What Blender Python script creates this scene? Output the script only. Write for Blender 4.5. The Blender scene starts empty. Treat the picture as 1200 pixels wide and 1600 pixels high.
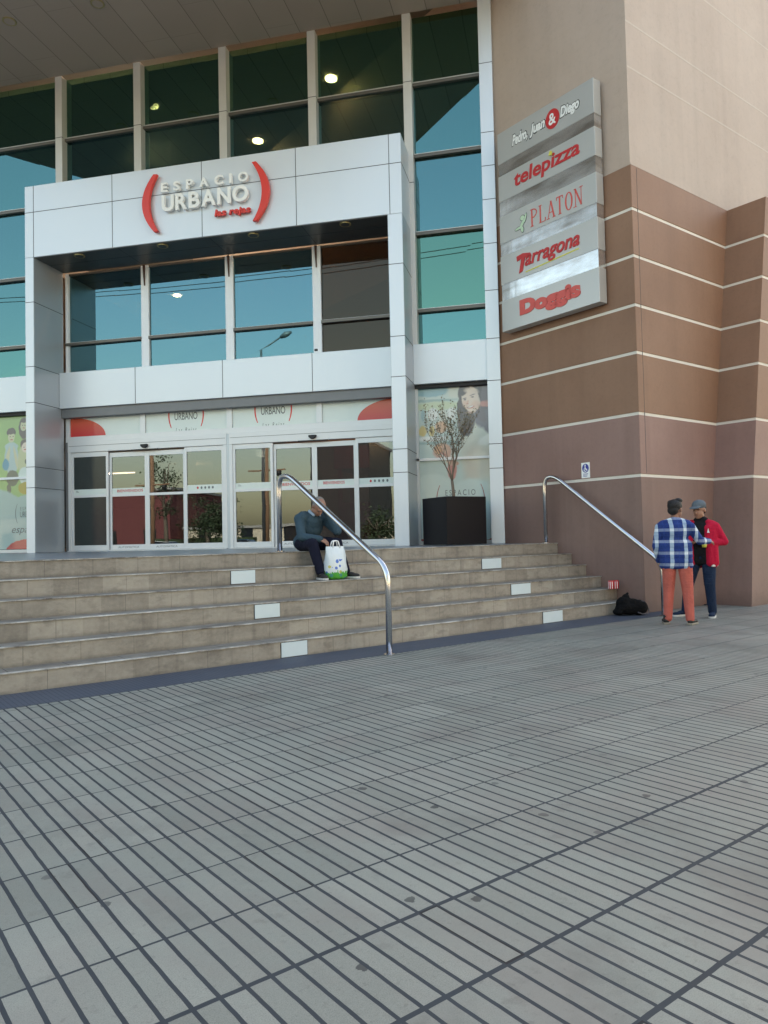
import bpy, bmesh, math, random
from mathutils import Vector, Matrix
R = math.radians
random.seed(7)
scn = bpy.context.scene

# ------------------------------------------------------------------ camera
cam = bpy.data.objects.new('camera', bpy.data.cameras.new('camera'))
scn.collection.objects.link(cam)
rt = Vector((0.97435615, 0.22394498, -0.02188017))
up = Vector((0.02902206, -0.02864921, 0.99916813))
fw = Vector((-0.22313183, 0.97418061, 0.03441388))
up0 = (-fw).cross(rt).normalized()
cam.matrix_world = Matrix(((rt.x, up0.x, -fw.x, 0), (rt.y, up0.y, -fw.y, 0), (rt.z, up0.z, -fw.z, 1.265), (0, 0, 0, 1)))
cam.data.sensor_fit = 'VERTICAL'
cam.data.sensor_height = 36
cam.data.lens = 36 * 1168.57 / 1600
cam.data.clip_end = 2000
cam.data.clip_start = 0.05
scn.camera = cam

# ------------------------------------------------------------------ light
SUN_E = R(38)
SUN_AZ = R(9)           # sun stands behind the building, to the right of its axis
w = bpy.data.worlds.new('World')
scn.world = w
w.use_nodes = True
nt = w.node_tree
sky = nt.nodes.new('ShaderNodeTexSky')
sky.sky_type = 'NISHITA'
sky.sun_disc = False
sky.sun_elevation = SUN_E
sky.sun_rotation = SUN_AZ
sky.air_density = 1.6
sky.dust_density = 2.5
sky.ozone_density = 0.8
bg = nt.nodes['Background']
bg.inputs['Strength'].default_value = 0.13
nt.links.new(sky.outputs[0], bg.inputs[0])
sl = bpy.data.lights.new('sun', 'SUN')
sl.energy = 3.2
sl.angle = R(0.5)
sl.color = (1, 0.95, 0.87)
so = bpy.data.objects.new('sun', sl)
scn.collection.objects.link(so)
sd_ = Vector((math.sin(SUN_AZ) * math.cos(SUN_E), math.cos(SUN_AZ) * math.cos(SUN_E), math.sin(SUN_E)))
so.rotation_euler = (-sd_).to_track_quat('-Z', 'Y').to_euler()
so.location = (0, 0, 40)
scn.view_settings.view_transform = 'Standard'
scn.view_settings.look = 'None'
scn.view_settings.exposure = 1.8
scn.view_settings.gamma = 1
scn.view_settings.use_white_balance = True
scn.view_settings.white_balance_temperature = 7250
scn.view_settings.white_balance_tint = 12
scn.cycles.max_bounces = 10
scn.cycles.transparent_max_bounces = 12

# ------------------------------------------------------------------ node helpers
class NB:
    def __init__(s, name):
        s.m = bpy.data.materials.new(name); s.m.use_nodes = True
        s.t = s.m.node_tree; s.b = s.t.nodes['Principled BSDF']; s.out = s.t.nodes['Material Output']
    def n(s, typ, **kw):
        x = s.t.nodes.new(typ)
        for k, v in kw.items():
            setattr(x, k, v)
        return x
    def set(s, sock, v):
        if hasattr(v, 'is_linked') or isinstance(v, bpy.types.NodeSocket): s.t.links.new(v, sock)
        elif isinstance(v, (tuple, list)) and len(v) == 3 and sock.type == 'RGBA': sock.default_value = (*v, 1)
        else: sock.default_value = v
    def math(s, op, a, b=0.0, c=None):
        x = s.n('ShaderNodeMath', operation=op)
        s.set(x.inputs[0], a); s.set(x.inputs[1], b)
        if c is not None: s.set(x.inputs[2], c)
        return x.outputs[0]
    def mix(s, f, a, b, blend='MIX'):
        x = s.n('ShaderNodeMix', data_type='RGBA', blend_type=blend)
        s.set(x.inputs['Factor'], f); s.set(x.inputs['A'], a) if False else s.set(x.inputs[6], a); s.set(x.inputs[7], b)
        return x.outputs[2]
    def coord(s, kind='Object'):
        return s.n('ShaderNodeTexCoord').outputs[kind]
    def xyz(s, v):
        x = s.n('ShaderNodeSeparateXYZ'); s.set(x.inputs[0], v); return x.outputs[0], x.outputs[1], x.outputs[2]
    def comb(s, a, b, c=0.0):
        x = s.n('ShaderNodeCombineXYZ'); s.set(x.inputs[0], a); s.set(x.inputs[1], b); s.set(x.inputs[2], c); return x.outputs[0]
    def noise(s, scale, detail=3, vec=None, rough=0.55):
        x = s.n('ShaderNodeTexNoise'); x.inputs['Scale'].default_value = scale; x.inputs['Detail'].default_value = detail
        x.inputs['Roughness'].default_value = rough
        if vec is not None: s.set(x.inputs['Vector'], vec)
        return x.outputs['Fac']
    def white(s, vec):
        x = s.n('ShaderNodeTexWhiteNoise', noise_dimensions='3D'); s.set(x.inputs['Vector'], vec); return x.outputs['Value']
    def ramp(s, f, stops):
        x = s.n('ShaderNodeValToRGB'); s.set(x.inputs[0], f)
        el = x.color_ramp.elements
        while len(el) < len(stops): el.new(0.5)
        for e, (p, c) in zip(el, stops):
            e.position = p; e.color = (c, c, c, 1) if isinstance(c, (int, float)) else (*c, 1)
        return x.outputs[0]
    def scale(s, v, sc):
        x = s.n('ShaderNodeMapping'); s.set(x.inputs[0], v); x.inputs['Scale'].default_value = sc; return x.outputs[0]
    def bump(s, h, strength=0.3, dist=0.01):
        x = s.n('ShaderNodeBump'); x.inputs['Strength'].default_value = strength; x.inputs['Distance'].default_value = dist
        s.set(x.inputs['Height'], h); s.t.links.new(x.outputs[0], s.b.inputs['Normal'])
    def done(s, col=None, rough=None, metal=None, spec=None, coat=None):
        if col is not None: s.set(s.b.inputs['Base Color'], col)
        if rough is not None: s.set(s.b.inputs['Roughness'], rough)
        if metal is not None: s.b.inputs['Metallic'].default_value = metal
        if spec is not None: s.b.inputs['Specular IOR Level'].default_value = spec
        if coat is not None: s.b.inputs['Coat Weight'].default_value = coat
        return s.m

def simple(name, col, rough=0.6, metal=0.0, var=0.12, sc=6.0, bump=0.0, spec=0.5, coat=0.0):
    b = NB(name); co = b.coord()
    f = b.noise(sc, 4, co)
    c = b.mix(f, tuple(x * (1 - var) for x in col), tuple(min(1, x * (1 + var)) for x in col))
    if bump: b.bump(b.noise(sc * 12, 3, co), bump, 0.004)
    r = b.math('ADD', b.math('MULTIPLY', b.noise(sc * 2, 3, co), 0.12), rough - 0.06)
    return b.done(c, r, metal, spec, coat)

M = {}
def line_mask(b, x, period, width, phase=0.0, rnd=None):
    """1 where x is within width/2 of a multiple of period"""
    u = b.math('FRACT', b.math('DIVIDE', b.math('ADD', x, 1000 * period + period / 2 - phase), period))
    d = b.math('MULTIPLY', b.math('ABSOLUTE', b.math('SUBTRACT', u, 0.5)), period)
    return b.math('LESS_THAN', d, width if rnd is None else rnd)

def plaza_mat():
    b = NB('plaza_tile'); co = b.coord(); x, y, z = b.xyz(co)
    wob = b.math('MULTIPLY', b.math('SUBTRACT', b.noise(7.0, 2, co), 0.5), 0.006)
    xw = b.math('ADD', x, wob); yw = b.math('ADD', y, wob)
    PB, PA = 0.08044, 0.39855
    g1 = line_mask(b, xw, PB, 0.0070)
    row = b.math('FLOOR', b.math('DIVIDE', b.math('ADD', y, PA / 2), PA))
    rr = b.math('ADD', b.math('ADD', 0.0036, b.math('MULTIPLY', b.white(b.comb(row, 3.0)), 0.002)), b.math('MULTIPLY', b.math('LESS_THAN', row, 1.5), 0.0055))
    g2 = line_mask(b, yw, PA, 0, rnd=rr)
    g = b.math('MAXIMUM', g1, g2)
    tx = b.math('FLOOR', b.math('DIVIDE', x, PB * 5)); ty = b.math('FLOOR', b.math('DIVIDE', y, PA))
    tv = b.white(b.comb(tx, ty)); bx = b.math('FLOOR', b.math('DIVIDE', x, PB))
    bv = b.white(b.comb(bx, ty, 5.0))
    v = b.math('ADD', b.math('ADD', 0.13, b.math('MULTIPLY', tv, 0.24)), b.math('MULTIPLY', bv, 0.18))
    v = b.math('ADD', v, b.math('MULTIPLY', b.noise(1.1, 5, co), 0.55))
    v = b.math('ADD', v, b.math('MULTIPLY', b.noise(60, 4, co, 0.7), 0.3))
    base = b.ramp(v, [(0.34, (0.150, 0.148, 0.126)), (0.62, (0.242, 0.243, 0.206)), (0.9, (0.325, 0.323, 0.275))])
    # aggregate speckle, blots of chewing gum and spills
    sp = b.ramp(b.noise(260, 2, co), [(0.30, 0.72), (0.5, 1.0), (0.72, 1.12)])
    base = b.mix(1.0, base, sp, 'MULTIPLY')
    vo = b.n('ShaderNodeTexVoronoi', voronoi_dimensions='2D'); vo.inputs['Scale'].default_value = 2.2; b.set(vo.inputs['Vector'], b.mix(0.06, co, b.n('ShaderNodeTexNoise').outputs['Color'])) 
    vsel = b.math('GREATER_THAN', b.xyz(vo.outputs['Color'])[0], 0.62)
    spot = b.math('MULTIPLY', b.math('LESS_THAN', vo.outputs['Distance'], b.math('MULTIPLY', b.noise(30, 3, co), 0.085)), vsel)
    base = b.mix(b.math('MULTIPLY', spot, 0.85), base, (0.03, 0.03, 0.032))
    base = b.mix(b.ramp(b.noise(0.9, 4, b.scale(co, (1, 1.3, 1)), 0.6), [(0.40, 0.0), (0.62, 0.55)]), base, (0.232, 0.248, 0.215))
    base = b.mix(b.ramp(b.noise(1.7, 5, b.scale(co, (1.2, 0.8, 1)), 0.6), [(0.46, 0.0), (0.66, 0.5)]), base, (0.250, 0.218, 0.190))
    st = b.ramp(b.noise(0.8, 7, co, 0.72), [(0.52, 0.0), (0.66, 1.0)])
    base = b.mix(b.math('MULTIPLY', st, 0.34), base, (0.085, 0.076, 0.068))
    pit = b.ramp(b.noise(34, 3, co, 0.6), [(0.62, 0.0), (0.70, 1.0)]); base = b.mix(b.math('MULTIPLY', pit, 0.30), base, (0.12, 0.11, 0.10))
    st2 = b.ramp(b.noise(4.5, 6, co, 0.75), [(0.58, 0.0), (0.67, 1.0)])
    base = b.mix(b.math('MULTIPLY', st2, 0.30), base, (0.10, 0.09, 0.08))
    gc = b.mix(b.noise(3, 5, co), (0.018, 0.024, 0.030), (0.052, 0.060, 0.068))
    # some groove stretches hold soil and read almost black
    blk = b.math('GREATER_THAN', b.white(b.comb(bx, ty, 9.0)), 0.985)
    gc = b.mix(b.math('MULTIPLY', blk, 0.8), gc, (0.012, 0.010, 0.010))
    col = b.mix(g, base, gc)
    h = b.math('ADD', b.math('MULTIPLY', b.math('SUBTRACT', 1.0, g), 1.0), b.math('MULTIPLY', b.noise(120, 3, co), 0.10))
    b.bump(h, 0.55, 0.004)
    ro = b.math('ADD', 0.42, b.math('MULTIPLY', b.noise(3, 4, co), 0.25))
    ro = b.math('ADD', ro, b.math('MULTIPLY', g, 0.25))
    return b.done(col, ro, spec=0.5)
M['plaza'] = plaza_mat()

def border_mat():
    b = NB('border_tile'); co = b.coord(); x, y, z = b.xyz(co)
    g = b.math('MAXIMUM', line_mask(b, x, 0.0402, 0.004), line_mask(b, y, 0.2, 0.003))
    c = b.mix(b.noise(2, 5, co), (0.052, 0.068, 0.098), (0.085, 0.10, 0.128))
    c = b.mix(b.math('MULTIPLY', g, 0.75), c, (0.028, 0.036, 0.052))
    b.bump(b.math('SUBTRACT', 1.0, g), 0.4, 0.003)
    return b.done(c, 0.62)
M['border'] = border_mat()

def step_mat():
    b = NB('step_tile'); co = b.coord(); x, y, z = b.xyz(co)
    k = b.math('FLOOR', b.math('DIVIDE', b.math('ADD', z, 0.0), 0.185))
    off = b.math('MULTIPLY', b.white(b.comb(k, 1.0)), 0.5)
    xo = b.math('ADD', x, off)
    j = line_mask(b, xo, 0.5, 0.0028)
    seg = b.math('FLOOR', b.math('DIVIDE', b.math('ADD', xo, 0.25), 0.5))
    tv = b.white(b.comb(seg, k, 2.0))
    co2 = b.scale(co, (1.0, 1.0, 2.2))
    f = b.math('ADD', b.math('MULTIPLY', b.noise(2.2, 6, co2, 0.65), 0.7), b.math('MULTIPLY', tv, 0.22))
    f = b.math('ADD', f, b.math('MULTIPLY', b.math('SUBTRACT', b.noise(26, 4, co, 0.7), 0.5), 0.35))
    c = b.ramp(f, [(0.18, (0.215, 0.184, 0.148)), (0.48, (0.355, 0.310, 0.250)), (0.8, (0.46, 0.41, 0.335))])
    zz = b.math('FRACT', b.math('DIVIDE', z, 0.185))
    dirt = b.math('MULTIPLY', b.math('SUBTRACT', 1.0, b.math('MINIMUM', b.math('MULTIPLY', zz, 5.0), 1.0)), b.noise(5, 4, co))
    dirt2 = b.ramp(b.noise(3.5, 6, co2, 0.7), [(0.52, 0.0), (0.66, 1.0)])
    streak = b.ramp(b.noise(1.0, 4, b.scale(co, (9, 9, 0.8))), [(0.55, 0.0), (0.7, 1.0)])
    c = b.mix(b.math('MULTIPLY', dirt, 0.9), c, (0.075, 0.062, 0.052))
    c = b.mix(b.math('MULTIPLY', dirt2, 0.42), c, (0.13, 0.11, 0.09))
    dd = b.ramp(b.noise(1.1, 6, b.comb(x, b.math('MULTIPLY', k, 3.7), z), 0.7), [(0.54, 0.0), (0.66, 1.0)]); c = b.mix(b.math('MULTIPLY', dd, 0.30), c, (0.12, 0.105, 0.09))
    c = b.mix(b.math('MULTIPLY', streak, 0.28), c, (0.10, 0.085, 0.075))
    c = b.mix(b.math('MULTIPLY', j, b.noise(4, 2, co)), c, (0.06, 0.052, 0.045))
    b.bump(b.math('ADD', b.math('SUBTRACT', 1.0, j), b.math('MULTIPLY', b.noise(60, 3, co), 0.3)), 0.35, 0.003)
    return b.done(c, 0.62)
M['step'] = step_mat()
def tread_mat():
    b = NB('step_tread'); co = b.coord(); x, y, z = b.xyz(co)
    c = b.ramp(b.noise(2.5, 7, b.scale(co, (1, 2.5, 1)), 0.7), [(0.3, (0.15, 0.135, 0.115)), (0.55, (0.26, 0.235, 0.20)), (0.75, (0.36, 0.33, 0.285))])
    c = b.mix(line_mask(b, x, 0.5, 0.003), c, (0.05, 0.045, 0.04))
    return b.done(c, 0.8, spec=0.3)
M['tread'] = tread_mat()
def nosing_mat():
    b = NB('step_nosing'); co = b.coord()
    f = b.noise(3.0, 6, co, 0.75)
    c = b.ramp(f, [(0.34, (0.12, 0.105, 0.09)), (0.5, (0.42, 0.39, 0.34)), (0.66, (0.68, 0.66, 0.60))])
    return b.done(c, 0.5)
M['nosing'] = nosing_mat()
def landing_mat():
    b = NB('landing_tile'); co = b.coord(); x, y, z = b.xyz(co)
    g = b.math('MAXIMUM', line_mask(b, x, 0.4, 0.004), line_mask(b, y, 0.4, 0.004))
    c = b.mix(b.noise(3, 5, co), (0.16, 0.18, 0.20), (0.26, 0.28, 0.30))
    c = b.mix(g, c, (0.09, 0.1, 0.11))
    return b.done(c, 0.32)
M['landing'] = landing_mat()

def stucco(name, ca, cb, streak=0.2, sc=1.0, rough_=0.6):
    b = NB(name); co = b.coord()
    f = b.noise(0.5 * sc, 6, co, 0.6)
    c = b.mix(b.ramp(f, [(0.3, 0.0), (0.7, 1.0)]), ca, cb)
    s1 = b.ramp(b.noise(1.0, 5, b.scale(co, (3.0, 3.0, 0.16))), [(0.5, 0.0), (0.75, 1.0)])
    c = b.mix(b.math('MULTIPLY', s1, streak), c, tuple(x * 0.66 for x in ca))
    s2 = b.ramp(b.noise(2.2, 4, b.scale(co, (2.4, 2.4, 0.1))), [(0.52, 0.0), (0.8, 1.0)])
    c = b.mix(b.math('MULTIPLY', s2, streak * 0.8), c, tuple(min(1, x * 1.18) for x in cb))
    gr = b.ramp(b.noise(14, 6, co, 0.75), [(0.50, 0.0), (0.70, 1.0)]); c = b.mix(b.math('MULTIPLY', gr, 0.16), c, tuple(x * 0.5 for x in ca))
    zc = b.xyz(co)[2]; spl = b.math('MULTIPLY', b.math('MAXIMUM', b.math('SUBTRACT', 1.0, b.math('DIVIDE', zc, b.math('MULTIPLY', b.noise(6, 6, co, 0.7), 0.55))), 0.0), 0.5); c = b.mix(spl, c, tuple(x * 0.42 for x in ca))
    b.bump(b.noise(90, 4, co, 0.7), 0.35, 0.004)
    return b.done(c, rough_, spec=0.5)
M['brick_brown'] = stucco('painted_stucco_brown', (0.235, 0.122, 0.072), (0.305, 0.170, 0.106), 0.22)
M['brick_pink'] = stucco('painted_stucco_rose', (0.258, 0.146, 0.118), (0.335, 0.204, 0.170), 0.25)
M['brick_base'] = stucco('painted_stucco_base', (0.21, 0.126, 0.102), (0.275, 0.175, 0.145), 0.3)
M['plaster'] = stucco('cream_plaster', (0.42, 0.325, 0.262), (0.51, 0.41, 0.34), 0.22)
M['plaster_pale'] = stucco('cream_plaster_patch', (0.50, 0.42, 0.35), (0.56, 0.48, 0.41), 0.1)
M['band'] = simple('groove_strip', (0.74, 0.69, 0.61), 0.8, var=0.12, sc=3)
M['panel'] = simple('aluminium_panel', (0.66, 0.71, 0.75), 0.34, 0.25, var=0.035, sc=0.7, spec=0.5)
M['panel_side'] = M['panel']
M['mull_white'] = simple('white_mullion', (0.80, 0.84, 0.87), 0.4, 0.0, var=0.04)
M['joint'] = simple('panel_joint', (0.05, 0.055, 0.06), 0.7)
M['pier'] = simple('aluminium_pier', (0.46, 0.51, 0.55), 0.36, 0.4, var=0.05, sc=0.6)
M['frame'] = simple('window_frame', (0.60, 0.62, 0.62), 0.4, 0.35, var=0.05)
M['mull'] = simple('mullion_metal', (0.58, 0.58, 0.56), 0.45, 0.3, var=0.06)
M['transom'] = simple('transom_metal', (0.13, 0.12, 0.105), 0.4, 0.5, var=0.08)
M['door'] = simple('door_frame_paint', (0.66, 0.68, 0.69), 0.35, 0.2, var=0.04)
M['dark'] = simple('dark_rubber', (0.02, 0.02, 0.022), 0.6)
M['shutter'] = simple('shutter_grey', (0.19, 0.195, 0.20), 0.5, 0.4)
M['white_vinyl'] = simple('pale_vinyl', (0.66, 0.74, 0.70), 0.35, var=0.03, coat=0.4)
M['steel'] = simple('stainless_steel', (0.62, 0.62, 0.63), 0.16, 1.0, var=0.03)
M['red_sign'] = simple('red_acrylic', (0.72, 0.045, 0.03), 0.35, var=0.05)
M['white_sign'] = simple('white_acrylic', (0.87, 0.88, 0.86), 0.4, var=0.03)
M['sign_grey'] = simple('sign_panel_grey', (0.53, 0.54, 0.53), 0.38, 0.35, var=0.06, sc=0.8)
def strip_mat():
    b = NB('brushed_steel_strip'); co = b.coord()
    f = b.noise(1.0, 5, b.scale(co, (1.3, 1.3, 5.0)))
    c = b.ramp(f, [(0.34, (0.46, 0.43, 0.40)), (0.50, (0.70, 0.70, 0.69)), (0.66, (0.86, 0.87, 0.88))])
    b.bump(b.noise(1.0, 3, b.scale(co, (2, 2, 0.6))), 0.25, 0.05)
    return b.done(c, 0.22, 0.9)
M['sign_strip'] = strip_mat()
M['sign_red'] = simple('crimson_vinyl', (0.56, 0.03, 0.035), 0.45, var=0.05)
M['sign_red2'] = simple('coral_vinyl', (0.68, 0.10, 0.085), 0.45, var=0.05)
M['dull_red'] = simple('dull_red_vinyl', (0.36, 0.13, 0.12), 0.5)
M['black_vinyl'] = simple('black_vinyl', (0.03, 0.035, 0.035), 0.5)
M['grey_vinyl'] = simple('grey_vinyl', (0.13, 0.15, 0.15), 0.5)
M['yellow_vinyl'] = simple('yellow_vinyl', (0.70, 0.66, 0.10), 0.5)
M['green_vinyl'] = simple('pale_green_vinyl', (0.55, 0.72, 0.52), 0.5)
M['planter'] = simple('planter_black', (0.0035, 0.0035, 0.007), 0.45, var=0.3, sc=2, spec=0.25)
M['soil'] = simple('soil', (0.05, 0.035, 0.025), 0.95, var=0.4, sc=30, bump=0.6)
M['bark'] = simple('bark', (0.17, 0.135, 0.10), 0.9, var=0.35, sc=25, bump=0.5)
M['leaf'] = simple('olive_leaf', (0.19, 0.165, 0.10), 0.55, var=0.4, sc=12)
M['leaf_dark'] = simple('tree_leaf', (0.035, 0.06, 0.022), 0.6, var=0.5, sc=3)
M['asphalt'] = simple('asphalt', (0.05, 0.05, 0.052), 0.9, var=0.2, sc=2)
M['lamp_glass'] = simple('step_lamp_glass', (0.66, 0.75, 0.76), 0.35, var=0.05, sc=9)
M['concrete'] = simple('concrete', (0.33, 0.32, 0.30), 0.85, var=0.15, sc=1)
def soffit_mat():
    b = NB('soffit_panel'); co = b.coord(); x, y, z = b.xyz(co)
    k = b.math('FLOOR', b.math('DIVIDE', b.math('ADD', x, 100.0), 0.653))
    o = b.math('MULTIPLY', b.white(b.comb(k, 2.0)), 2.4)
    g = b.math('MAXIMUM', line_mask(b, b.math('ADD', x, 100.0), 0.653, 0.007), b.math('MULTIPLY', line_mask(b, b.math('ADD', y, o), 2.4, 0.004), 0.5))
    tv = b.white(b.comb(k, 4.0))
    c = b.mix(b.math('ADD', b.math('MULTIPLY', tv, 0.5), b.math('MULTIPLY', b.noise(0.8, 5, co), 0.5)), (0.36, 0.285, 0.23), (0.44, 0.355, 0.29))
    c = b.mix(b.math('MULTIPLY', g, 0.75), c, (0.09, 0.07, 0.055))
    return b.done(c, 0.6, 0.0)
M['soffit'] = soffit_mat()
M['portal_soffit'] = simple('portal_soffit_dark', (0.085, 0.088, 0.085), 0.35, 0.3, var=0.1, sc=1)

def glass(name, tint_t, tint_r, fac, rough=0.0, wav=0.0):
    b = NB(name); t = b.t
    tr = b.n('ShaderNodeBsdfTransparent'); tr.inputs[0].default_value = (*tint_t, 1)
    gl = b.n('ShaderNodeBsdfGlossy'); gl.inputs['Color'].default_value = (*tint_r, 1); gl.inputs['Roughness'].default_value = rough
    lw = b.n('ShaderNodeFresnel'); lw.inputs['IOR'].default_value = 1.5
    f = b.math('MINIMUM', b.math('ADD', fac, lw.outputs[0]), 1.0)
    if wav:
        bp = b.n('ShaderNodeBump'); bp.inputs['Strength'].default_value = wav; bp.inputs['Distance'].default_value = 0.02
        b.set(bp.inputs['Height'], b.noise(0.9, 2, b.coord())); t.links.new(bp.outputs[0], gl.inputs['Normal'])
    mx = b.n('ShaderNodeMixShader'); b.set(mx.inputs[0], f)
    t.links.new(tr.outputs[0], mx.inputs[1]); t.links.new(gl.outputs[0], mx.inputs[2])
    t.links.new(mx.outputs[0], b.out.inputs['Surface'])
    return b.m
M['glass'] = glass('tinted_curtain_glass', (0.34, 0.42, 0.34), (0.115, 0.27, 0.265), 0.62, wav=0.008)
M['glass_low'] = glass('tinted_window_glass', (0.34, 0.40, 0.36), (0.125, 0.26, 0.295), 0.62, wav=0.008)
M['glass_b'] = glass('tinted_curtain_glass_green', (0.36, 0.48, 0.36), (0.12, 0.27, 0.215), 0.62, wav=0.008)
M['glass_c'] = glass('tinted_curtain_glass_deep', (0.36, 0.44, 0.36), (0.12, 0.27, 0.28), 0.60, wav=0.008)
def pane(x0, x1, y, z0, z1, mat, parent):
    b = MB(); r_ = lambda: random.uniform(-0.0025, 0.0025); j = [r_() for _ in range(4)]
    v = [(x0, y + j[0], z0), (x1, y + j[1], z0), (x1, y + j[2], z1), (x0, y + j[3], z1)]; v += [(p[0], p[1] + 0.012, p[2]) for p in v]
    b.add(v, [(0, 1, 2, 3), (7, 6, 5, 4), (0, 4, 5, 1), (1, 5, 6, 2), (2, 6, 7, 3), (3, 7, 4, 0)]); return b.build('window', mat, parent)
M['glass_brown_refl'] = glass('painted_brown_reflection', (0.52, 0.42, 0.34), (0.075, 0.068, 0.055), 0.5, wav=0.02)  # brown reflection in the last portal window, put into the glass tint
M['door_glass'] = glass('door_glass', (0.5, 0.5, 0.48), (0.29, 0.34, 0.37), 0.30, wav=0.05)
M['painted_reflection'] = simple('painted_pier_reflection', (0.035, 0.045, 0.045), 0.15, var=0.1, spec=0.3)  # dark reflection of the pier painted as an opaque pane colour
def emis(name, col, st):
    b = NB(name); b.b.inputs['Emission Color'].default_value = (*col, 1); b.b.inputs['Emission Strength'].default_value = st
    return b.done((0.8, 0.8, 0.8), 0.5)
M['lamp_warm'] = emis('ceiling_lamp_warm', (1, 0.64, 0.40), 130)
M['lamp_strip'] = emis('strip_lamp_white', (1, 0.80, 0.64), 4)
M['lamp_red'] = emis('ceiling_lamp_dim', (1, 0.40, 0.20), 60)

def plaid_mat():
    b = NB('blue_plaid_flannel'); co = b.coord(); x, y, z = b.xyz(co)
    xs = b.math('ADD', b.math('MULTIPLY', b.math('ADD', x, b.math('MULTIPLY', y, 0.5)), 1.0), b.math('MULTIPLY', b.math('SUBTRACT', b.noise(7, 2, co), 0.5), 0.02))
    wv = line_mask(b, xs, 0.180, 0.025, 0.09); wv2 = line_mask(b, xs, 0.180, 0.006, 0.0)
    wh = line_mask(b, z, 0.157, 0.020, 0.03); wh2 = line_mask(b, z, 0.157, 0.005, 0.11)
    c = b.mix(b.noise(9, 3, co), (0.014, 0.030, 0.135), (0.032, 0.070, 0.26))
    c = b.mix(b.math('MULTIPLY', wh, 0.45), c, (0.46, 0.54, 0.70))
    c = b.mix(b.math('MULTIPLY', wv, 0.72), c, (0.50, 0.64, 0.76))
    c = b.mix(b.math('MULTIPLY', b.math('MULTIPLY', wv, wh), 0.8), c, (0.80, 0.84, 0.86))
    c = b.mix(b.math('MULTIPLY', b.math('MAXIMUM', wv2, wh2), 0.25), c, (0.03, 0.08, 0.35))
    b.bump(b.math('ADD', b.noise(9, 4, b.scale(co, (1.6, 1.6, 1.0))), b.math('MULTIPLY', b.noise(90, 2, co), 0.1)), 0.9, 0.03)
    return b.done(c, 0.9, spec=0.2)
M['plaid'] = plaid_mat()
def cloth(name, col, bs=0.7, sc=(1.4, 1.4, 0.9), var=0.2):
    b = NB(name); co = b.coord()
    h = b.math('ADD', b.noise(9, 4, b.scale(co, sc)), b.math('MULTIPLY', b.noise(2.6, 3, b.scale(co, (sc[0], sc[1], sc[2] * 2.2)), 0.7), 0.9))
    c = b.mix(b.noise(5, 4, co), tuple(v * (1 - var) for v in col), tuple(v * (1 + var) for v in col))
    b.bump(b.math('ADD', h, b.math('MULTIPLY', b.noise(120, 2, co), 0.08)), bs, 0.03)
    return b.done(c, 0.88, spec=0.2)
M['salmon'] = cloth('salmon_trousers', (0.50, 0.125, 0.095), 1.0)
M['red_jacket'] = cloth('red_jacket', (0.50, 0.012, 0.045), 0.9)
M['black_cloth'] = cloth('black_cloth', (0.012, 0.012, 0.014))
M['jeans'] = cloth('dark_jeans', (0.014, 0.028, 0.062), 0.9)
M['navy'] = cloth('navy_trousers', (0.010, 0.011, 0.024))
M['sweater'] = cloth('blue_grey_sweater', (0.045, 0.082, 0.108), 0.9)
M['collar'] = cloth('pale_blue_shirt', (0.36, 0.46, 0.55))
M['cap'] = cloth('grey_cap_cloth', (0.12, 0.145, 0.165), 0.3)
M['hair'] = simple('dark_hair', (0.008, 0.006, 0.006), 0.6, var=0.5, sc=40, bump=0.9)
M['grey_hair'] = simple('grey_hair', (0.20, 0.19, 0.18), 0.7, var=0.4, sc=40, bump=0.9)
M['skin'] = simple('skin', (0.34, 0.175, 0.115), 0.5, var=0.12, sc=14)
M['skin2'] = simple('skin_dark', (0.28, 0.14, 0.095), 0.5, var=0.12, sc=14)
M['eye'] = simple('eye_dark', (0.02, 0.015, 0.012), 0.3)
M['shoe'] = simple('dark_shoe', (0.022, 0.020, 0.018), 0.6, var=0.3)
M['sole'] = simple('pale_sole', (0.62, 0.60, 0.56), 0.7)
M['sole_tan'] = simple('tan_sole', (0.26, 0.23, 0.18), 0.7)
M['black_bag'] = cloth('black_nylon', (0.0035, 0.0035, 0.004), 1.0, (2.2, 2.2, 2.2), 0.4)
M['maroon'] = simple('maroon_wall', (0.16, 0.045, 0.045), 0.8)
M['cream_wall'] = simple('cream_wall', (0.62, 0.54, 0.42), 0.85)
M['pole_wood'] = simple('weathered_pole', (0.30, 0.17, 0.10), 0.85)
M['car_blue'] = simple('car_paint_blue', (0.05, 0.14, 0.30), 0.25, 0.3, coat=1.0)
M['car_white'] = simple('car_paint_white', (0.7, 0.7, 0.7), 0.25, 0.0, coat=1.0)
M['car_glass'] = simple('car_glass', (0.02, 0.025, 0.03), 0.08)
M['tyre'] = simple('tyre_rubber', (0.02, 0.02, 0.02), 0.9)
M['interior'] = simple('interior_wall', (0.22, 0.20, 0.17), 0.8, var=0.1)
M['interior_floor'] = simple('interior_floor', (0.25, 0.23, 0.2), 0.25)
M['kiosk_red'] = simple('kiosk_red', (0.30, 0.02, 0.02), 0.4)
M['kiosk_orange'] = emis('kiosk_lit_panel', (1.0, 0.30, 0.06), 0.22)

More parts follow.
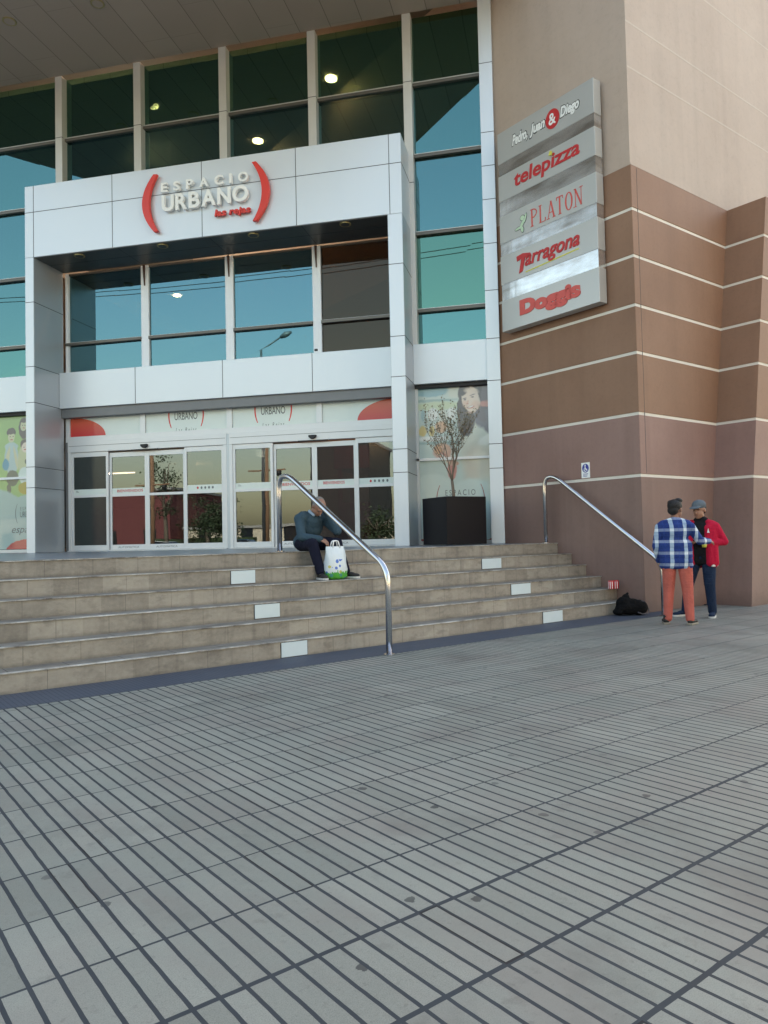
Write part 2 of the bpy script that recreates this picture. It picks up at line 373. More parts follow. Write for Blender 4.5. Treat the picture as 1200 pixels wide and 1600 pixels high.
# ------------------------------------------------------------------ mesh helpers
def build_each(name, mat, parent, boxes, M_=None, bevel=0.0):
    for a, c in boxes:
        b = MB(); b.box(a, c, mat=M_); b.build(name, mat, parent, bevel)
class MB:
    def __init__(s): s.v = []; s.f = []; s.mi = []; s.sm = []
    def add(s, vs, fs, mi=0, mat=None, smooth=False):
        o = len(s.v)
        for v in vs:
            v = Vector(v)
            s.v.append(mat @ v if mat is not None else v)
        for f in fs: s.f.append([o + i for i in f]); s.mi.append(mi); s.sm.append(smooth)
        return s
    def box(s, a, b, mi=0, mat=None):
        x0, y0, z0 = (min(a[i], b[i]) for i in range(3)); x1, y1, z1 = (max(a[i], b[i]) for i in range(3))
        v = [(x0, y0, z0), (x1, y0, z0), (x1, y1, z0), (x0, y1, z0), (x0, y0, z1), (x1, y0, z1), (x1, y1, z1), (x0, y1, z1)]
        return s.add(v, [(0, 3, 2, 1), (4, 5, 6, 7), (0, 1, 5, 4), (1, 2, 6, 5), (2, 3, 7, 6), (3, 0, 4, 7)], mi, mat)
    def poly(s, pts, mi=0, mat=None):
        return s.add([(p[0], p[1], p[2] if len(p) > 2 else 0) for p in pts], [list(range(len(pts)))], mi, mat)
    def prism(s, pts, h0, h1, mi=0, mat=None, smooth=False):
        n = len(pts)
        v = [(p[0], p[1], h0) for p in pts] + [(p[0], p[1], h1) for p in pts]
        f = [list(range(n))[::-1], list(range(n, 2 * n))] + [(i, (i + 1) % n, n + (i + 1) % n, n + i) for i in range(n)]
        return s.add(v, f, mi, mat)
    def tube(s, pts, r, seg=12, mi=0, mat=None, cap=True):
        pts = [Vector(p) for p in pts]; n = len(pts)
        rs = r if isinstance(r, (list, tuple)) else [r] * n
        vs = []; fs = []
        t0 = (pts[1] - pts[0]).normalized(); a = Vector((0, 0, 1)) if abs(t0.z) < 0.9 else Vector((1, 0, 0))
        u = t0.cross(a).normalized()
        for i in range(n):
            t = (pts[min(i + 1, n - 1)] - pts[max(i - 1, 0)]).normalized()
            u = (u - t * u.dot(t)).normalized(); v = t.cross(u)
            for k in range(seg):
                an = 2 * math.pi * k / seg
                vs.append(pts[i] + (u * math.cos(an) + v * math.sin(an)) * rs[i])
        for i in range(n - 1):
            for k in range(seg):
                fs.append((i * seg + k, i * seg + (k + 1) % seg, (i + 1) * seg + (k + 1) % seg, (i + 1) * seg + k))
        if cap: fs.append(list(range(seg))[::-1]); fs.append([(n - 1) * seg + k for k in range(seg)])
        return s.add(vs, fs, mi, mat, True)
    def build(s, name, mats, parent=None, bevel=0.0, fix=True):
        me = bpy.data.meshes.new(name)
        iw = WM[parent.name].inverted() if parent is not None else Matrix()
        me.from_pydata([tuple(iw @ v) for v in s.v], [], s.f)
        if not isinstance(mats, (list, tuple)): mats = [mats]
        for m in mats: me.materials.append(m)
        me.polygons.foreach_set('material_index', s.mi); me.polygons.foreach_set('use_smooth', s.sm)
        if fix:
            bm = bmesh.new(); bm.from_mesh(me); bmesh.ops.recalc_face_normals(bm, faces=bm.faces); bm.to_mesh(me); bm.free()
        me.update()
        o = bpy.data.objects.new(name, me); scn.collection.objects.link(o)
        if parent is not None: o.parent = parent
        WM[o.name] = WM[parent.name].copy() if parent is not None else Matrix()
        if bevel:
            md = o.modifiers.new('bevel', 'BEVEL'); md.width = bevel; md.segments = 2; md.limit_method = 'ANGLE'
        return o
WM = {}
def tag(o, label=None, cat=None, group=None, kind=None):
    if label: o['label'] = label
    if cat: o['category'] = cat
    if group: o['group'] = group
    if kind: o['kind'] = kind
    return o
def thing(name, label, cat, loc=(0, 0, 0), rz=0.0, group=None, kind=None):
    o = bpy.data.objects.new(name, None); scn.collection.objects.link(o); o.empty_display_size = 0.2
    o.location = loc; o.rotation_euler = (0, 0, rz)
    WM[o.name] = Matrix.Translation(loc) @ Matrix.Rotation(rz, 4, 'Z')
    return tag(o, label, cat, group, kind)
def top(mb, name, mats, label, cat, loc=(0, 0, 0), rz=0.0, group=None, kind=None, bevel=0.0):
    """a thing that is a single mesh; verts given in world coordinates, origin moved to loc"""
    m = Matrix.Translation(loc) @ Matrix.Rotation(rz, 4, 'Z'); im = m.inverted()
    mb.v = [im @ v for v in mb.v]
    o = mb.build(name, mats, None, bevel); o.location = loc; o.rotation_euler = (0, 0, rz); WM[o.name] = m
    return tag(o, label, cat, group, kind)

def text_geo(txt, size=1.0, ext=0.0, shear=0.0, off=0.0, space=1.0, align='LEFT'):
    cu = bpy.data.curves.new('txt', 'FONT'); cu.body = txt; cu.size = size; cu.extrude = ext; cu.shear = shear; cu.offset = off
    cu.space_character = space; cu.align_x = align; cu.resolution_u = 4
    ob = bpy.data.objects.new('txt', cu); scn.collection.objects.link(ob)
    dg = bpy.context.evaluated_depsgraph_get(); dg.update()
    me = bpy.data.meshes.new_from_object(ob.evaluated_get(dg))
    vs = [v.co.copy() for v in me.vertices]; fs = [list(p.vertices) for p in me.polygons]
    bpy.data.objects.remove(ob); bpy.data.curves.remove(cu); bpy.data.meshes.remove(me)
    return vs, fs
def fit_text(mb, txt, x0, x1, y0, y1, mat, ext=0.0, shear=0.0, off=0.0, space=1.0, mi=0, rise=0.0):
    """text scaled into the box x0..x1, y0..y1 of frame mat (x right, y up, z out)"""
    vs, fs = text_geo(txt, 1.0, 0.0, shear, off, space)
    ax = min(v.x for v in vs); bx = max(v.x for v in vs); ay = min(v.y for v in vs); by = max(v.y for v in vs)
    sx = (x1 - x0) / (bx - ax); sy = (y1 - y0) / (by - ay)
    P = [Vector((x0 + (v.x - ax) * sx, y0 + (v.y - ay) * sy + rise * ((v.x - ax) * sx), 0)) for v in vs]
    if ext <= 0:
        mb.add(P, fs, mi, mat); return
    # extrude by hand so that the depth is exact
    n = len(P); F = [f[::-1] for f in fs] + [[i + n for i in f] for f in fs]
    from collections import Counter
    E = Counter()
    for f in fs:
        for a, b_ in zip(f, f[1:] + f[:1]): E[(a, b_)] += 1
    for (a, b_), c in E.items():
        if (b_, a) not in E: F.append([a, b_, b_ + n, a + n])
    mb.add(P + [p + Vector((0, 0, ext)) for p in P], F, mi, mat)

# frames: facade looks towards -Y.  local x right, local y up, local z out of the wall
def ffr(y): return Matrix(((1, 0, 0, 0), (0, 0, -1, y), (0, 1, 0, 0), (0, 0, 0, 1)))
# stair / stone wing frame
CX, CY, ANG = 1.33, 12.33, R(50.4)
TF = Matrix.Translation((CX, CY, 0)) @ Matrix.Rotation(ANG, 4, 'Z')
def sfr(t):   # sign wall plane at offset t: x right = -n, y up, z out = -t
    return TF @ Matrix(((0, 0, -1, t), (-1, 0, 0, 0), (0, 1, 0, 0), (0, 0, 0, 1)))
def TW(t, n, z=0.0): return TF @ Vector((t, n, z))

L = 1.11          # landing height
RIS, TRD, N0 = 0.185, 0.295, 0.22

# ================================================================== SETTING
o = top(MB().add([(-90, -20, 0), (60, -20, 0), (60, 60, 0), (-90, 60, 0)], [(0, 1, 2, 3)]), 'plaza', M['plaza'], None, None,
        (-0.63553965, 1.70589019, 0), R(50.8565), kind='structure')
road = MB(); road.box((-120, -34, -0.14), (90, -20.0, -0.12))
top(road, 'road', M['asphalt'], None, None, kind='structure')
g = MB(); g.add([(-400, -400, -0.15), (400, -400, -0.15), (400, 400, -0.15), (-400, 400, -0.15)], [(0, 1, 2, 3)])
top(g, 'ground', M['concrete'], None, None, kind='structure')
bs = MB(); bs.box((-30, -0.38, 0.0), (-0.02, N0, 0.004), mat=TF); bs.box((-0.02, -0.38, 0.0), (0.35, -0.03, 0.004), mat=TF)
top(bs, 'border_paving', M['border'], None, None, TW(0, 0), ANG, kind='structure')

# stairs ------------------------------------------------------------
stairs = thing('staircase', 'wide beige tiled staircase of six steps below the glass entrance', 'stairs', TW(-5, N0), ANG)
T_L, T_R = -26.0, -0.004
for k in range(6):
    nk = N0 + TRD * k
    b = MB()
    back = nk + TRD + (0.0 if k < 5 else -TRD + 0.30)
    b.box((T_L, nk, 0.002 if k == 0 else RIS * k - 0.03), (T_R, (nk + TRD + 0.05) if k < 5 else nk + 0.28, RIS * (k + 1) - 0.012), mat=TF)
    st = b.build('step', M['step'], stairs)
    b = MB(); b.box((T_L, nk + 0.0345, RIS * (k + 1) - 0.0118), (T_R, nk + TRD - 0.001 if k < 5 else nk + 0.28, RIS * (k + 1) - 0.001), mat=TF); b.build('tread', M['tread'], st)
    nb = MB(); nb.box((T_L, nk - 0.014, RIS * (k + 1) - 0.0118), (T_R, nk + 0.034, RIS * (k + 1)), mat=TF)
    nb.build('nosing', M['nosing'], st, 0.004)
    if k % 2 == 0:
        for tc, wd in ((-6.2, 0.32), (-1.95, 0.42)):
            lb = MB(); lb.box((tc - wd / 2, nk - 0.012, RIS * k + 0.012), (tc + wd / 2, nk + 0.0, RIS * (k + 1) - 0.018), mat=TF)
            lf = MB(); lf.box((tc - wd / 2 - 0.006, nk - 0.007, RIS * k + 0.006), (tc + wd / 2 + 0.006, nk + 0.0, RIS * (k + 1) - 0.0135), mat=TF)
            lb.mi = [0] * 6; n6 = len(lb.v)
            lb.add(lf.v, lf.f, 1)
            lb.build('step_light', [M['lamp_glass'], M['joint']], st)
# landing slab
top5 = N0 + TRD * 5
a = TW(T_L, top5 + 0.279); b_ = TW(T_R, top5 + 0.279)
ld = MB(); ld.prism([(a.x, a.y), (b_.x, b_.y), (TW(T_R, 3.4).x, TW(T_R, 3.4).y), (-0.5, 14.9), (-30, 14.9), (-30, a.y)], 0.3, L - 0.003)
top(ld, 'landing', M['landing'], None, None, (0, 0, 0), 0, kind='structure')

# ================================================================== STONE WING (right)
wing = thing('corner_wing', 'brown stucco wing with pale horizontal grooves and cream plaster above, right of the glass', 'building', TW(1.5, 0.5), ANG)
ZB = [0.0, 2.16, 3.14, 4.11, 4.87, 5.66, 6.42, 7.13]
NWALL = 3.15
cours = ['brick_base', 'brick_pink', 'brick_brown', 'brick_brown', 'brick_brown', 'brick_brown', 'brick_brown']
def lean(z): return 1.93 + (0.11 * z if z < 2.16 else 0.2376 + 0.166 * (z - 2.16))
for k in range(7):
    z0, z1 = ZB[k], ZB[k + 1]
    g0 = z0 + (0.024 if k else 0.0); g1 = z1 - (0.024 if k < 6 else 0.0)
    b = MB(); b.prism([(0, 0), (3.3, 0), (3.3, .5), (1.0, .5), (1.0, NWALL), (0, NWALL)], g0, g1, mat=TF)
    b.build('wall_course', M[cours[k]], wing, 0.006)
    mk2 = {'brick_base': 'brick_base', 'brick_pink': 'brick_pink', 'brick_brown': 'brick_brown'}[cours[k]]
    # leaning buttress block at the right
    v = [(lean(g0), -0.7, g0), (9.0, -0.7, g0), (9.0, 1.0, g0), (lean(g0), 1.0, g0), (lean(g1), -0.7, g1), (9.0, -0.7, g1), (9.0, 1.0, g1), (lean(g1), 1.0, g1)]
    b = MB(); b.add(v, [(0, 3, 2, 1), (4, 5, 6, 7), (0, 1, 5, 4), (1, 2, 6, 5), (2, 3, 7, 6), (3, 0, 4, 7)], mat=TF)
    b.build('buttress_course', M[mk2], wing)
    if k < 6:
        b = MB(); b.box((0.010, 0.010, z1 - 0.026), (1.0, NWALL - 0.01, z1 + 0.026), mat=TF)
        b.box((1.0, 0.010, z1 - 0.026), (lean(z1) + 0.3, 0.4, z1 + 0.026), mat=TF)
        e = 0.010
        v = [(lean(z1) + e, -0.69, z1 - 0.026), (8.9, -0.69, z1 - 0.026), (8.9, 0.9, z1 - 0.026), (lean(z1) + e, 0.9, z1 - 0.026)]
        v += [(p[0], p[1], z1 + 0.026) for p in v]
        b.add(v, [(0, 3, 2, 1), (4, 5, 6, 7), (0, 1, 5, 4), (1, 2, 6, 5), (2, 3, 7, 6), (3, 0, 4, 7)], mat=TF)
        b.build('groove_strip', M['band'], wing)
# a fine vertical expansion joint next to the corner
b = MB(); b.box((0.150, -0.002, 2.2), (0.156, 0.004, 7.1), mat=TF); b.build('expansion_joint', M['joint'], wing)
b = MB(); b.box((0.035, 0.035, 7.1301), (20, NWALL + 14, 17.0), mat=TF)
b.build('upper_wall', M['plaster'], wing)
b = MB(); b.box((0.0, 0.0, 7.1301), (1.0, NWALL, 7.155), mat=TF); b.box((1.0, 0.0, 7.1301), (20.0, 0.035, 7.155), mat=TF)
b.build('ledge', M['plaster'], wing)
b = MB(); b.box((3.5, 0.5, 0.0), (20, NWALL + 14, 7.13), mat=TF); b.build('rear_wall', M['brick_brown'], wing)
for z in (8.75, 9.5, 10.9):
    b = MB(); b.box((0.0345, 0.0335, z), (20.0, 0.0348, z + 0.03), mat=TF); b.build('plaster_joint', M['plaster_pale'], wing)
# debris at the foot between the walls
b = MB(); b.box((1.70, -0.04, 0.0), (1.92, 0.0, 0.018), mat=TF)
b.build('weather_strip', M['dark'], wing)

# ================================================================== GLASS FACADE
YG = 14.37; YM = 14.2
mall = thing('mall_building', 'large glass shopping centre facade with pale mullions under a brown panelled canopy', 'building', (-6, 14.3, 0))
MX = [-18.3, -16.3, -14.4, -12.46, -10.50, -8.58, -6.60, -4.65, -2.68]
TZ = [5.68, 7.21, 8.76, 10.2]
ZT = 11.6
for x in MX:
    zb_ = 8.5 if -10.6 < x < -2.7 else 4.9
    b = MB(); b.box((x, YM, zb_), (x + 0.17, YG + 0.1, ZT)); m_ = b.build('mullion', M['mull'], mall, 0.005)
    build_each('panel_joint', M['joint'], m_, [((x - 0.001, YM - 0.002, z), (x + 0.171, YM + 0.05, z + 0.012)) for z in ((10.22,) if zb_ > 5 else (10.22, 8.2))])
xs = MX + [-1.18]
for i in range(len(MX)):
    x0 = MX[i] + 0.17; x1 = xs[i + 1]
    hidden = (-10.5 <= MX[i] < -2.7)
    zz = [5.0] + TZ + [ZT]
    if hidden: zz = [8.4, 8.76, 10.2, ZT]
    for z0, z1 in zip(zz[:-1], zz[1:]):
        pane(x0, x1, YG + 0.004, z0, z1, M['glass_b'] if ((z0 == 5.68 and x0 > -3) or z0 > 10) else random.choice([M['glass'], M['glass'], M['glass_c']]), mall)
    for z in (TZ if not hidden else TZ[2:]):
        b = MB(); b.box((x0, YM + 0.09, z - 0.03), (x1, YG - 0.001, z + 0.03)); b.build('transom', M['transom'], mall, 0.004)
        b = MB(); b.box((x0, YM + 0.08, z + 0.0305), (x1, YG - 0.001, z + 0.043)); b.build('transom_cap', M['mull'], mall)
# right jamb and spandrels, lower windows with posters
b = MB(); b.box((-1.18, 14.13, L), (-0.93, 14.6, 16.0)); jb = b.build('corner_pilaster', M['panel'], mall, 0.004)
build_each('panel_joint', M['joint'], jb, [((-1.182, 14.128, z), (-0.928, 14.2, z + 0.012)) for z in (2.52, 2.98, 4.18, 4.98, 5.9, 6.8, 7.65, 8.3, 8.95, 10.3)])
b = MB(); b.box((-2.60, YM - 0.02, 4.22), (-1.181, YG + 0.1, 5.0)); b.build('spandrel_panel', M['panel'], mall, 0.006)
b = MB(); b.box((-18.3, YM - 0.02, 4.22), (-10.66, YG + 0.1, 5.0)); b.build('spandrel_panel', M['panel'], mall, 0.006)
for x0, x1 in ((-2.60, -1.181), (-12.9, -10.66), (-18.3, -12.9)):
    b = MB(); b.box((x0, YM + 0.06, 4.15), (x1, YG + 0.1, 4.2195)); b.build('window_head', M['dark'], mall)
    b = MB(); b.box((x0, YM + 0.10, L + 0.001), (x1, YG + 0.1, L + 0.07)); b.build('window_sill', M['frame'], mall)
    b = MB(); b.box((x0, YM + 0.10, 2.74), (x1, YG + 0.03, 2.79)); b.build('glazing_rail', M['white_sign'], mall)
    b = MB(); b.box((x0, YM + 0.10, L + 0.07), (x0 + 0.05, YG + 0.1, 4.15)); b.build('window_jamb', M['frame'], mall)
# canopy (prow shaped soffit high above the entrance)
pr_ = [(-30, 14.2), (-30, 30), (-0.2, 30), (-0.2, 13.52), (-1.19, 12.15), (-8.05, 3.95), (-13.15, 10.5), (-15.5, 14.2)]
cn = MB(); cn.prism([(-15.5, 14.199), (-0.93, 14.199), (-0.11, 13.45), (-8.05, 3.95)], ZT, ZT + 0.9)
cn.build('canopy_soffit', M['soffit'], mall)
for (x, y) in [(-10.2, 12.43), (-8.25, 12.43), (-6.2, 12.43), (-4.2, 12.43), (-8.2, 9.4)]:
    b = MB(); ring = [(x + 0.13 * math.cos(t * math.pi / 12), y + 0.13 * math.sin(t * math.pi / 12)) for t in range(24)]
    b.prism(ring, ZT - 0.012, ZT - 0.0005); 
    rg = b.build('downlight', simple('downlight_rim', (0.42, 0.34, 0.16), 0.4, 0.5) if 'downlight_rim' not in bpy.data.materials else bpy.data.materials['downlight_rim'], mall)
    b = MB(); ring = [(x + 0.10 * math.cos(t * math.pi / 12), y + 0.10 * math.sin(t * math.pi / 12)) for t in range(24)]
    b.prism(ring, ZT - 0.016, ZT - 0.0125); b.build('lens', M['soffit'], rg)
# body of the building, roof, and interior of the hall
b = MB(); b.box((-60, 14.2, ZT + 0.9), (-0.93, 75, 17)); b.box((-60, 14.2, ZT), (-18.3, 75, ZT + 0.9)); b.build('upper_storey', M['plaster'], mall)
b = MB(); b.box((-60, 14.3, 0), (-18.3, 15, ZT)); b.build('side_wall', M['plaster'], mall)
b = MB(); b.box((-40, 14.6, 12.4), (2.0, 60, 12.49)); b.build('hall_ceiling', M['interior'], mall)
b = MB(); b.box((-40, 60, 0.3), (2.0, 60.2, 12.4)); b.box((-40.2, 14.6, 0.3), (-40, 60, 12.4)); b.build('hall_wall', M['interior'], mall)
b = MB(); b.box((-40, 14.95, 0.35), (-0.6, 60, L)); b.build('hall_floor', M['interior_floor'], mall)
for y0_, y1_ in ((14.62, 19.0), (26, 60)):
    b = MB(); b.box((-40, y0_, 4.35), (-0.9, y1_, 4.85)); b.build('upper_floor', M['interior'], mall)
for cx_, cy_ in ((-4.2, 18.2), (-8.4, 18.2), (-3.2, 23.5), (-12.6, 24)):
    b = MB(); b.box((cx_ - .25, cy_ - .25, L), (cx_ + .25, cy_ + .25, 4.34)); b.build('hall_column', M['interior'], mall)
b = MB(); b.box((-0.9, 14.65, 0.3), (-0.75, 30, 12.4)); b.build('hall_wall', M['interior'], mall)
lamps = [(-11.1,19.4),(-8.9,22.0),(-5.7,19.5),(-18.7,34.9),(-12.0,32.9),(-10.1,35.0),(-23.7,42.7),(-19.7,44.3),(-12.1,46.7),(-4.1,45.8),(-25.2,47.6),(-7.2,33.0),(-19.0,47.5)]
f_ = (12.385 - 1.265) / (14 - 1.265)
for i, (x, y) in enumerate(lamps):
    x *= f_; y *= f_; r_ = 0.14 if y < 26 else 0.18
    b = MB(); b.prism([(x + r_ * math.cos(t * math.pi / 8), y + r_ * math.sin(t * math.pi / 8)) for t in range(16)], 12.37, 12.399)
    b.build('ceiling_lamp', M['lamp_red'] if i in (5, 8) else M['lamp_warm'], mall)

def lamp(loc, power, col, parent, rad=0.12):
    l_ = bpy.data.lights.new('hall_lamp_light', 'POINT'); l_.energy = power; l_.color = col; l_.shadow_soft_size = rad
    o_ = bpy.data.objects.new('hall_lamp_light', l_); scn.collection.objects.link(o_); o_.location = loc
for (x, y) in ((-11, 19), (-5.5, 19.5), (-8.5, 26), (-14, 30)): lamp((x, y, 11.6), 110, (1, 0.88, 0.70), mall)
for (x, y) in ((-4.4, 17.6), (-9, 22), (-14, 27), (-3, 26)): lamp((x, y, 4.0), 16, (1, 0.75, 0.55), mall)
# ================================================================== ENTRANCE PORTAL
YP = 13.4
portal = thing('entrance_portal', 'projecting white aluminium portal framing the entrance doors and holding the big centre sign', 'portal', (-6.6, 13.9, L))
ZF0, ZF1 = 7.27, 8.78
b = MB(); b.box((-10.65, YP, ZF0), (-2.60, YG - 0.02, ZF1 )); fas = b.build('fascia', M['panel'], portal, 0.006)
jx = [-10.44, -8.60, -6.62, -4.66, -2.83]
build_each('panel_joint', M['joint'], fas, [((x - 0.006, YP - 0.002, ZF0 + 0.002), (x + 0.006, YP + 0.02, ZF1 - 0.002)) for x in jx] + [((-10.652, YP - 0.0025, 8.215), (-2.598, YP + 0.02, 8.227)), ((-2.61, YP + 0.0201, 8.2155), (-2.597, YG - 0.03, 8.2265))])
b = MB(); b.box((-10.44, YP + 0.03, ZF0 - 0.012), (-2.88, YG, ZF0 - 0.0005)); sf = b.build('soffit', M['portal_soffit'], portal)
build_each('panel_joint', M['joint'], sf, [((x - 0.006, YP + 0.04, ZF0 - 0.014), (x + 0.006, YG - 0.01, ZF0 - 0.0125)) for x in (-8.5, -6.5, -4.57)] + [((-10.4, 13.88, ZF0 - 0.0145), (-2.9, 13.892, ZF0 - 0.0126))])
for x in (-9.47, -7.57, -5.61, -3.74):
    b = MB(); b.prism([(x + 0.11 * math.cos(t * math.pi / 12), 13.56 + 0.11 * math.sin(t * math.pi / 12)) for t in range(24)], ZF0 - 0.03, ZF0 - 0.0145)
    dl = b.build('downlight', bpy.data.materials['downlight_rim'], portal)
    b = MB(); b.prism([(x + 0.08 * math.cos(t * math.pi / 12), 13.56 + 0.08 * math.sin(t * math.pi / 12)) for t in range(24)], ZF0 - 0.034, ZF0 - 0.0305)
    b.build('lens', M['portal_soffit'], dl)
# piers
for x0, x1 in ((-10.65, -10.44), (-2.88, -2.60)):
    b = MB(); b.box((x0, YP, L), (x1, YG - 0.02 if x0 < -5 else YG - 0.02, ZF0 - 0.0005)); p_ = b.build('pier', M['pier'], portal, 0.006)
    build_each('panel_joint', M['joint'], p_, [((x0 - 0.0025, YP - 0.0025, z), (x1 + 0.0025, YG - 0.03, z + 0.012)) for z in (2.45, 2.88, 4.22, 4.97, 6.32)])
    b = MB(); b.box((x0 + 0.01, YP - 0.004, L + 0.001), (x1 - 0.01, YP - 0.0004, ZF0 - 0.01)) 
    # bright front facing of the pier
    b.build('front_panel', M['panel'], p_)
    build_each('front_joint', M['joint'], p_, [((x0, YP - 0.006, z), (x1, YP - 0.0042, z + 0.012)) for z in (2.45, 2.88, 4.22, 4.97, 6.32)])
# middle band
b = MB(); b.box((-10.435, 14.19, 4.22), (-2.885, 14.75, 5.0)); bd = b.build('spandrel_band', M['panel'], portal, 0.006)
build_each('panel_joint', M['joint'], bd, [((x - 0.006, 14.188, 4.222), (x + 0.006, 14.2, 4.998)) for x in (-8.60, -6.60, -4.66)])
b = MB(); b.box((-4.60, 14.17, 5.03), (-4.54, 14.20, 5.07)); b.build('sensor', M['dark'], bd)
# upper windows
YU = 14.47
px = [(-10.435, -8.58), (-8.40, -6.62), (-6.44, -4.70), (-4.52, -2.885)]
for x0, x1 in px:
    for z0, z1 in ((5.0, 5.67), (5.67, ZF0 - 0.015)):
        pane(x0, x1, YU + 0.004, z0, z1, M['glass_brown_refl'] if x0 > -4.6 else M['glass_low'], portal)
    b = MB(); b.box((x0, YU - 0.08, 5.645), (x1, YU - 0.001, 5.70)); b.build('transom', M['transom'], portal, 0.005)
    b = MB(); b.box((x0, YU - 0.085, 5.7005), (x1, YU - 0.001, 5.706)); b.build('transom_cap', M['mull'], portal)
    b = MB(); b.box((x0, YU - 0.03, ZF0 - 0.06), (x1, YU - 0.001, ZF0 - 0.016)); b.build('window_head', M['transom'], portal)
for x in (-8.58, -6.62, -4.70):
    b = MB(); b.box((x, YU - 0.05, 5.0), (x + 0.18, YU + 0.1, ZF0 - 0.015)); m_ = b.build('mullion', M['mull_white'], portal, 0.004)
    b = MB(); b.add([(x + 0.07, YU - 0.053, ZF0 - 0.02), (x + 0.11, YU - 0.053, ZF0 - 0.02), (x + 0.105, YU - 0.053, ZF0 - 0.46), (x + 0.085, YU - 0.053, ZF0 - 0.46),
                     (x + 0.07, YU - 0.10, ZF0 - 0.02), (x + 0.11, YU - 0.10, ZF0 - 0.02), (x + 0.105, YU - 0.07, ZF0 - 0.46), (x + 0.085, YU - 0.07, ZF0 - 0.46)],
                    [(0, 1, 2, 3), (4, 7, 6, 5), (0, 4, 5, 1), (1, 5, 6, 2), (2, 6, 7, 3), (3, 7, 4, 0)])
    b.build('bracket', simple('rusty_bracket', (0.07, 0.03, 0.02), 0.7) if 'rusty_bracket' not in bpy.data.materials else bpy.data.materials['rusty_bracket'], m_)
b = MB(); b.box((-10.435, YU - 0.05, 5.0), (-10.36, YU + 0.1, ZF0 - 0.015)); b.build('window_jamb', M['mull_white'], portal)

# fanlight with vinyl panels, roller shutter box
YD = 14.42
b = MB(); b.box((-10.43, 14.25, 4.02), (-2.885, 14.75, 4.219)); b.build('shutter_box', M['shutter'], portal, 0.004)
for x0, x1 in ((-10.33, -8.62), (-8.50, -6.62), (-6.50, -4.66), (-4.54, -2.95)):
    b = MB(); b.box((x0, YD + 0.01, 3.62), (x1, YD + 0.03, 4.1)); b.build('fanlight_panel', M['white_vinyl'], portal)
b = MB(); b.box((-10.43, YD - 0.03, 3.50), (-2.885, YD + 0.05, 3.62))
for x0, x1 in ((-10.43, -10.33), (-8.62, -8.50), (-6.62, -6.50), (-4.66, -4.54), (-2.95, -2.885)): b.box((x0, YD - 0.028, 3.6201), (x1, YD + 0.05, 4.05))
b.build('fanlight_frame', M['door'], portal, 0.003)
# red arcs in the outer fanlight corners
def sector(cx, cz, rx, rz, a0, a1, n=14): return [(cx, cz)] + [(cx + rx * math.cos(a0 + (a1 - a0) * i / n), cz + rz * math.sin(a0 + (a1 - a0) * i / n)) for i in range(n + 1)]
def red_grad():
    b = NB('red_arc_vinyl'); co = b.coord(); x, y, z = b.xyz(co)
    f = b.math('MULTIPLY', b.math('ADD', z, -2.5), 2.0)
    c = b.mix(b.n('ShaderNodeClamp').outputs[0] if False else f, (0.55, 0.02, 0.03), (0.72, 0.12, 0.04))
    return b.done(c, 0.4, coat=0.4)
M['red_arc'] = red_grad()
F = ffr(YD + 0.0095)
b = MB(); b.prism(sector(-10.33, 3.62, 0.86, 0.42, 0, math.pi / 2), 0.0, 0.001, mat=F); b.build('red_arc', M['red_arc'], portal)
b = MB(); b.prism(sector(-2.95, 3.62, 0.86, 0.42, math.pi / 2, math.pi), 0.0, 0.001, mat=F); b.build('red_arc', M['red_arc'], portal)
def arc_strip(cx, cz, w, h, th, side, n=14):
    """a tall round bracket; side -1 opens right '(' , +1 is ')' """
    out = []; inn = []
    for i in range(n + 1):
        u = -1 + 2 * i / n
        k = (1 - u * u)
        out.append((cx + side * w * k, cz + u * h)); inn.append((cx + side * (w * k - th * (0.55 + 0.45 * k)), cz + u * h * 0.985))
    return out + inn[::-1]
def small_logo(cx, cz, s, parent, F, sub='Las Rejas', off=0.0, thin=1.0, red='red_sign'):
    for sd in (-1, 1):
        b = MB(); b.prism(arc_strip(cx + sd * 0.40 * s, cz, 0.07 * s, 0.30 * s, 0.035 * s * thin, sd), off, off + 0.001, mat=F); b.build('logo_bracket', M[red], parent)
    fF = F @ Matrix.Translation((0, 0, off + 0.001))
    b = MB(); fit_text(b, 'ESPACIO', cx - 0.29 * s, cx + 0.29 * s, cz + 0.09 * s, cz + 0.20 * s, fF, space=1.5); b.build('logo_lettering', M['grey_vinyl'], parent)
    b = MB(); fit_text(b, 'URBANO', cx - 0.30 * s, cx + 0.30 * s, cz - 0.12 * s, cz + 0.06 * s, fF, off=0.008); b.build('logo_lettering', M['grey_vinyl'], parent)
    if sub: b = MB(); fit_text(b, sub, cx - 0.27 * s, cx + 0.27 * s, cz - 0.45 * s, cz - 0.31 * s, fF, space=1.6, shear=0.2); b.build('logo_lettering', M['grey_vinyl'], parent)
for cx in (-7.56, -5.6):
    small_logo(cx, 3.96, 0.88, portal, F)

